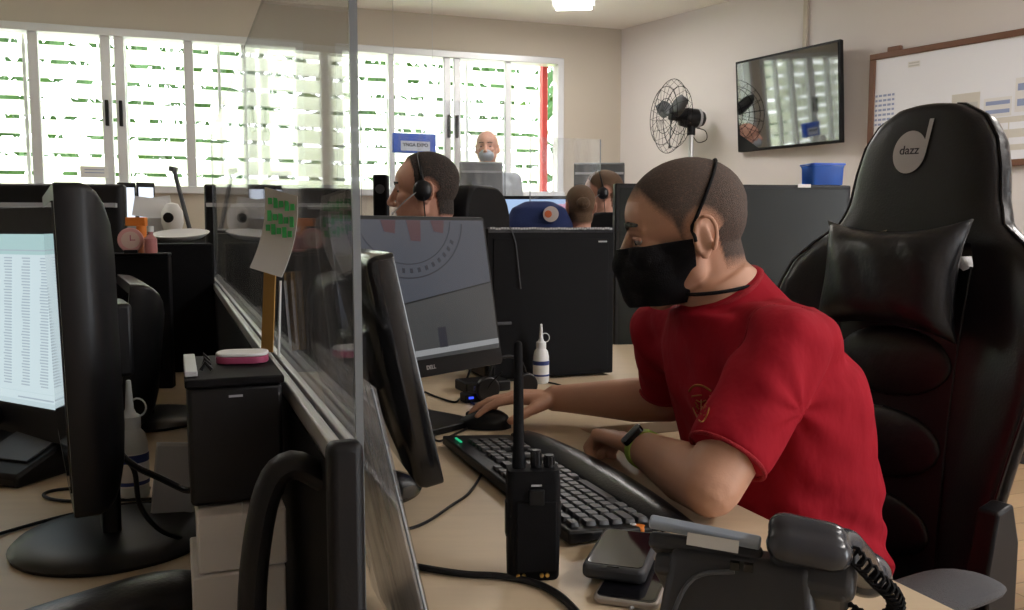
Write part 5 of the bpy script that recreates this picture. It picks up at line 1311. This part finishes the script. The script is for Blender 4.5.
g.loft([ering((q.x, q.y+.05, z), (1, 0, 0), (0, 1, 0), a, b, p=2.6) for z, a, b in ((hj-.42, .155, .07), (hj-.25, .165, .085), (hj-.10, .155, .09), (hj-.03, .12, .075), (hj, .06, .04))])
jm = fused(g, .008, 5); jo = finish('jacket', jm, M['navy'], smooth=180); tag(jo, 'navy jacket with white and orange round patch draped over a chair back', 'jacket')
g = G(); jp = P(551, 214, 3.73); g.cyl(jp+V((0, .03, 0)), jp+V((0, .008, 0)), .034, n=28); g.build('round_patch', mat('patch_white', (.6, .55, .55), .7), jo)
g = G(); g.cyl(jp+V((-.012, .0085, 0)), jp+V((-.012, .004, 0)), .016, n=20); g.build('patch_center', mat('patch_orange', (.6, .15, .06), .7), jo)
# far desk line
t = thing('office_desk', 'far beige desk carrying the grey monitors near the windows', 'desk'); g = G(); g.prism([(-1.9, 4.35), (.12, 4.55), (.14, 4.86), (1.3, 4.9), (1.1, 5.5), (-2.1, 5.0)], .72, .75); g.build('desktop', M['desk'], t, bevel=.003)
for x, y in ((-1.75, 4.5), (1.1, 5.0), (.95, 5.35), (-1.9, 4.9)): g = G(); g.cyl((x, y, 0), (x, y, .72), .025); g.build('leg', M['grey'], t)
M['gback'] = mat('grey_monitor_shell', (.20, .21, .22), .5)
q = P(481, 190, 4.85); zt_ = P(481, 162, 4.85).z; h_ = zt_-P(481, 222, 4.85).z
monitor('grey monitor back in front of the bald standing man', (q.x, q.y, DZ), R(180+12), w=.245, h=h_, zc=zt_-.75-h_/2, tilt=0, back='flat', base='flat', matb=M['gback'], bez=.01)
q = P(599, 182, 4.95); zt_ = P(599, 163, 4.95).z; h_ = .36
monitor('dark grey monitor back by the corner behind the man with short brown hair', (q.x, q.y, DZ), R(180-4), w=.29, h=h_, zc=zt_-.75-h_/2, tilt=0, back='flat', base='flat', matb=mat('slate_monitor_shell', (.07, .075, .08), .6), bez=.01)
q = P(541, 210, 4.55); zt_ = P(541, 196, 4.55).z
CSC = [emis('pale_blue_screen', (.30, .42, .62), .8), emis('rose_screen', (.55, .25, .35), .8)]
def cdeco(g, X, w, h, cz): g.box((w*.25, -.0142, cz+h*.3), (w*.4, .0005, h*.2), 1, X)
monitor('monitor with pale blue and rose screen behind the navy jacket', (q.x, q.y, DZ), R(0), w=.50, h=.30, zc=zt_-.75-.15, tilt=0, scrmat=CSC, deco=cdeco, back='flat', base='flat')
# black desk speaker left of the man with headset
for px0, px1, py, Y_, lab in ((374, 388, 175, 3.0, 'black desktop speaker left of the man with headset'),):
    a_, b_ = P(px0, py, Y_), P(px1, py, Y_); t = thing('desk_speaker', lab, 'speaker', ((a_.x+b_.x)/2, Y_, .751)); hh = a_.z-.751
    g = G(); g.box((0, 0, hh/2), (b_.x-a_.x, .06, hh)); g.build('speaker_body', M['blackm'], t, bevel=.006); g = G(); g.cyl((0, -.030, hh-.05), (0, -.033, hh-.05), .016); g.build('driver', M['grey'], t)
# second acrylic screens in the back
def acr(label, x0p, x1p, ytp, Y_, zb=.96):
    a_, b_ = P(x0p, 200, Y_), P(x1p, 200, Y_+.12); ztop_ = P((x0p+x1p)/2, ytp, Y_+.05).z; t = thing('acrylic_screen', label, 'screen'); dv = b_-a_; dv.z = 0; L = dv.length; dv.normalize(); XX = frame(V((a_.x, a_.y, 0)), dv, V((-dv.y, dv.x, 0)), Z)
    g = G(); g.box((L/2, 0, (zb+ztop_)/2), (L, .004, ztop_-zb), 0, XX); g.build('pane', M['acr2'], t, smooth=0)
    for x in (0, L): g = G(); g.box((x, 0, (zb+ztop_)/2), (.004, .006, ztop_-zb), 0, XX); g.build('polished_edge', M['edge'], t)
    for x in (.04, L-.04): g = G(); g.box((x, 0, (.75+zb)/2+.003), (.02, .03, zb-.75+.0)); o = g.build('clamp', M['grey'], t, bevel=.002); o.data.transform(XX)
    return t
acr('small clear acrylic screen between the grey monitor and the corner', 530, 600, 138, 4.45)
acr('clear acrylic screen in front of the bald standing man', 361.5, 505, 100, 4.5)
# paper taped on window
q = tB(92); z0_ = zB(92, 172)
g = G(); g.box((q, .004, z0_), (.17, .001, .075), 0, XB); g.box((q, .0048, z0_+.015), (.12, .0004, .006), 1, XB); g.box((q, .0048, z0_-.005), (.12, .0004, .006), 1, XB)
tag(g.build('paper_notice', [M['paper'], M['sch']], smooth=0), 'small white notice taped to the lower window pane at the left', 'notice')
# ================================================================== LIGHT
w = bpy.data.worlds.new('World'); SC.world = w; w.use_nodes = True; nt = w.node_tree
bg = nt.nodes['Background']; bg.inputs[0].default_value = (.92, .96, 1.0, 1); bg.inputs[1].default_value = 5.0
sd = bpy.data.lights.new('sun', 'SUN'); sd.energy = 12; sd.angle = R(1); sd.color = (1, .95, .86); so = bpy.data.objects.new('sun', sd); COL.objects.link(so)
sdir = (BN*.75+BD*.35-Z*1.1).normalized(); so.rotation_euler = (-sdir).to_track_quat('Z', 'Y').to_euler()
# portals help the renderer sample the sky through the windows; they add no light
for a, b in ((w1a, w1b), (w2a, w2b)):
    ld = bpy.data.lights.new('window_portal', 'AREA'); ld.shape = 'RECTANGLE'; ld.size = b-a; ld.size_y = WT-WB_; ld.cycles.is_portal = True
    lo = bpy.data.objects.new('window_portal', ld); COL.objects.link(lo); lo.location = XB @ V(((a+b)/2, -.12, (WT+WB_)/2)); lo.rotation_euler = (-BN).to_track_quat('Z', 'Y').to_euler()
vs = SC.view_settings; SC.display_settings.display_device = 'sRGB'; vs.view_transform = 'Standard'; vs.look = 'None'; vs.gamma = 1; vs.use_curve_mapping = False; vs.exposure = 0.75
SC.cycles.max_bounces = 8; SC.cycles.transparent_max_bounces = 24; SC.cycles.caustics_reflective = False; SC.cycles.caustics_refractive = False

GRP = {'ceiling_light': 'ceiling light panels', 'pinned_paper': 'papers pinned to the whiteboard', 'squeeze_bottle': 'white squeeze bottles', 'mirrored_screen': 'bright screen and its reflection on the sideboard', 'smartphone': 'smartphones stacked on the desk', 'desk_divider': 'low black desk dividers', 'sun_louvre': 'louvre screens outside the windows', 'cable': 'cables on the desks'}
for o in SC.objects:
    b = o.name.split('.')[0]
    if o.parent is None and b in GRP and 'label' in o: o['group'] = GRP[b]
bpy.data.scenes.remove(BAKE)
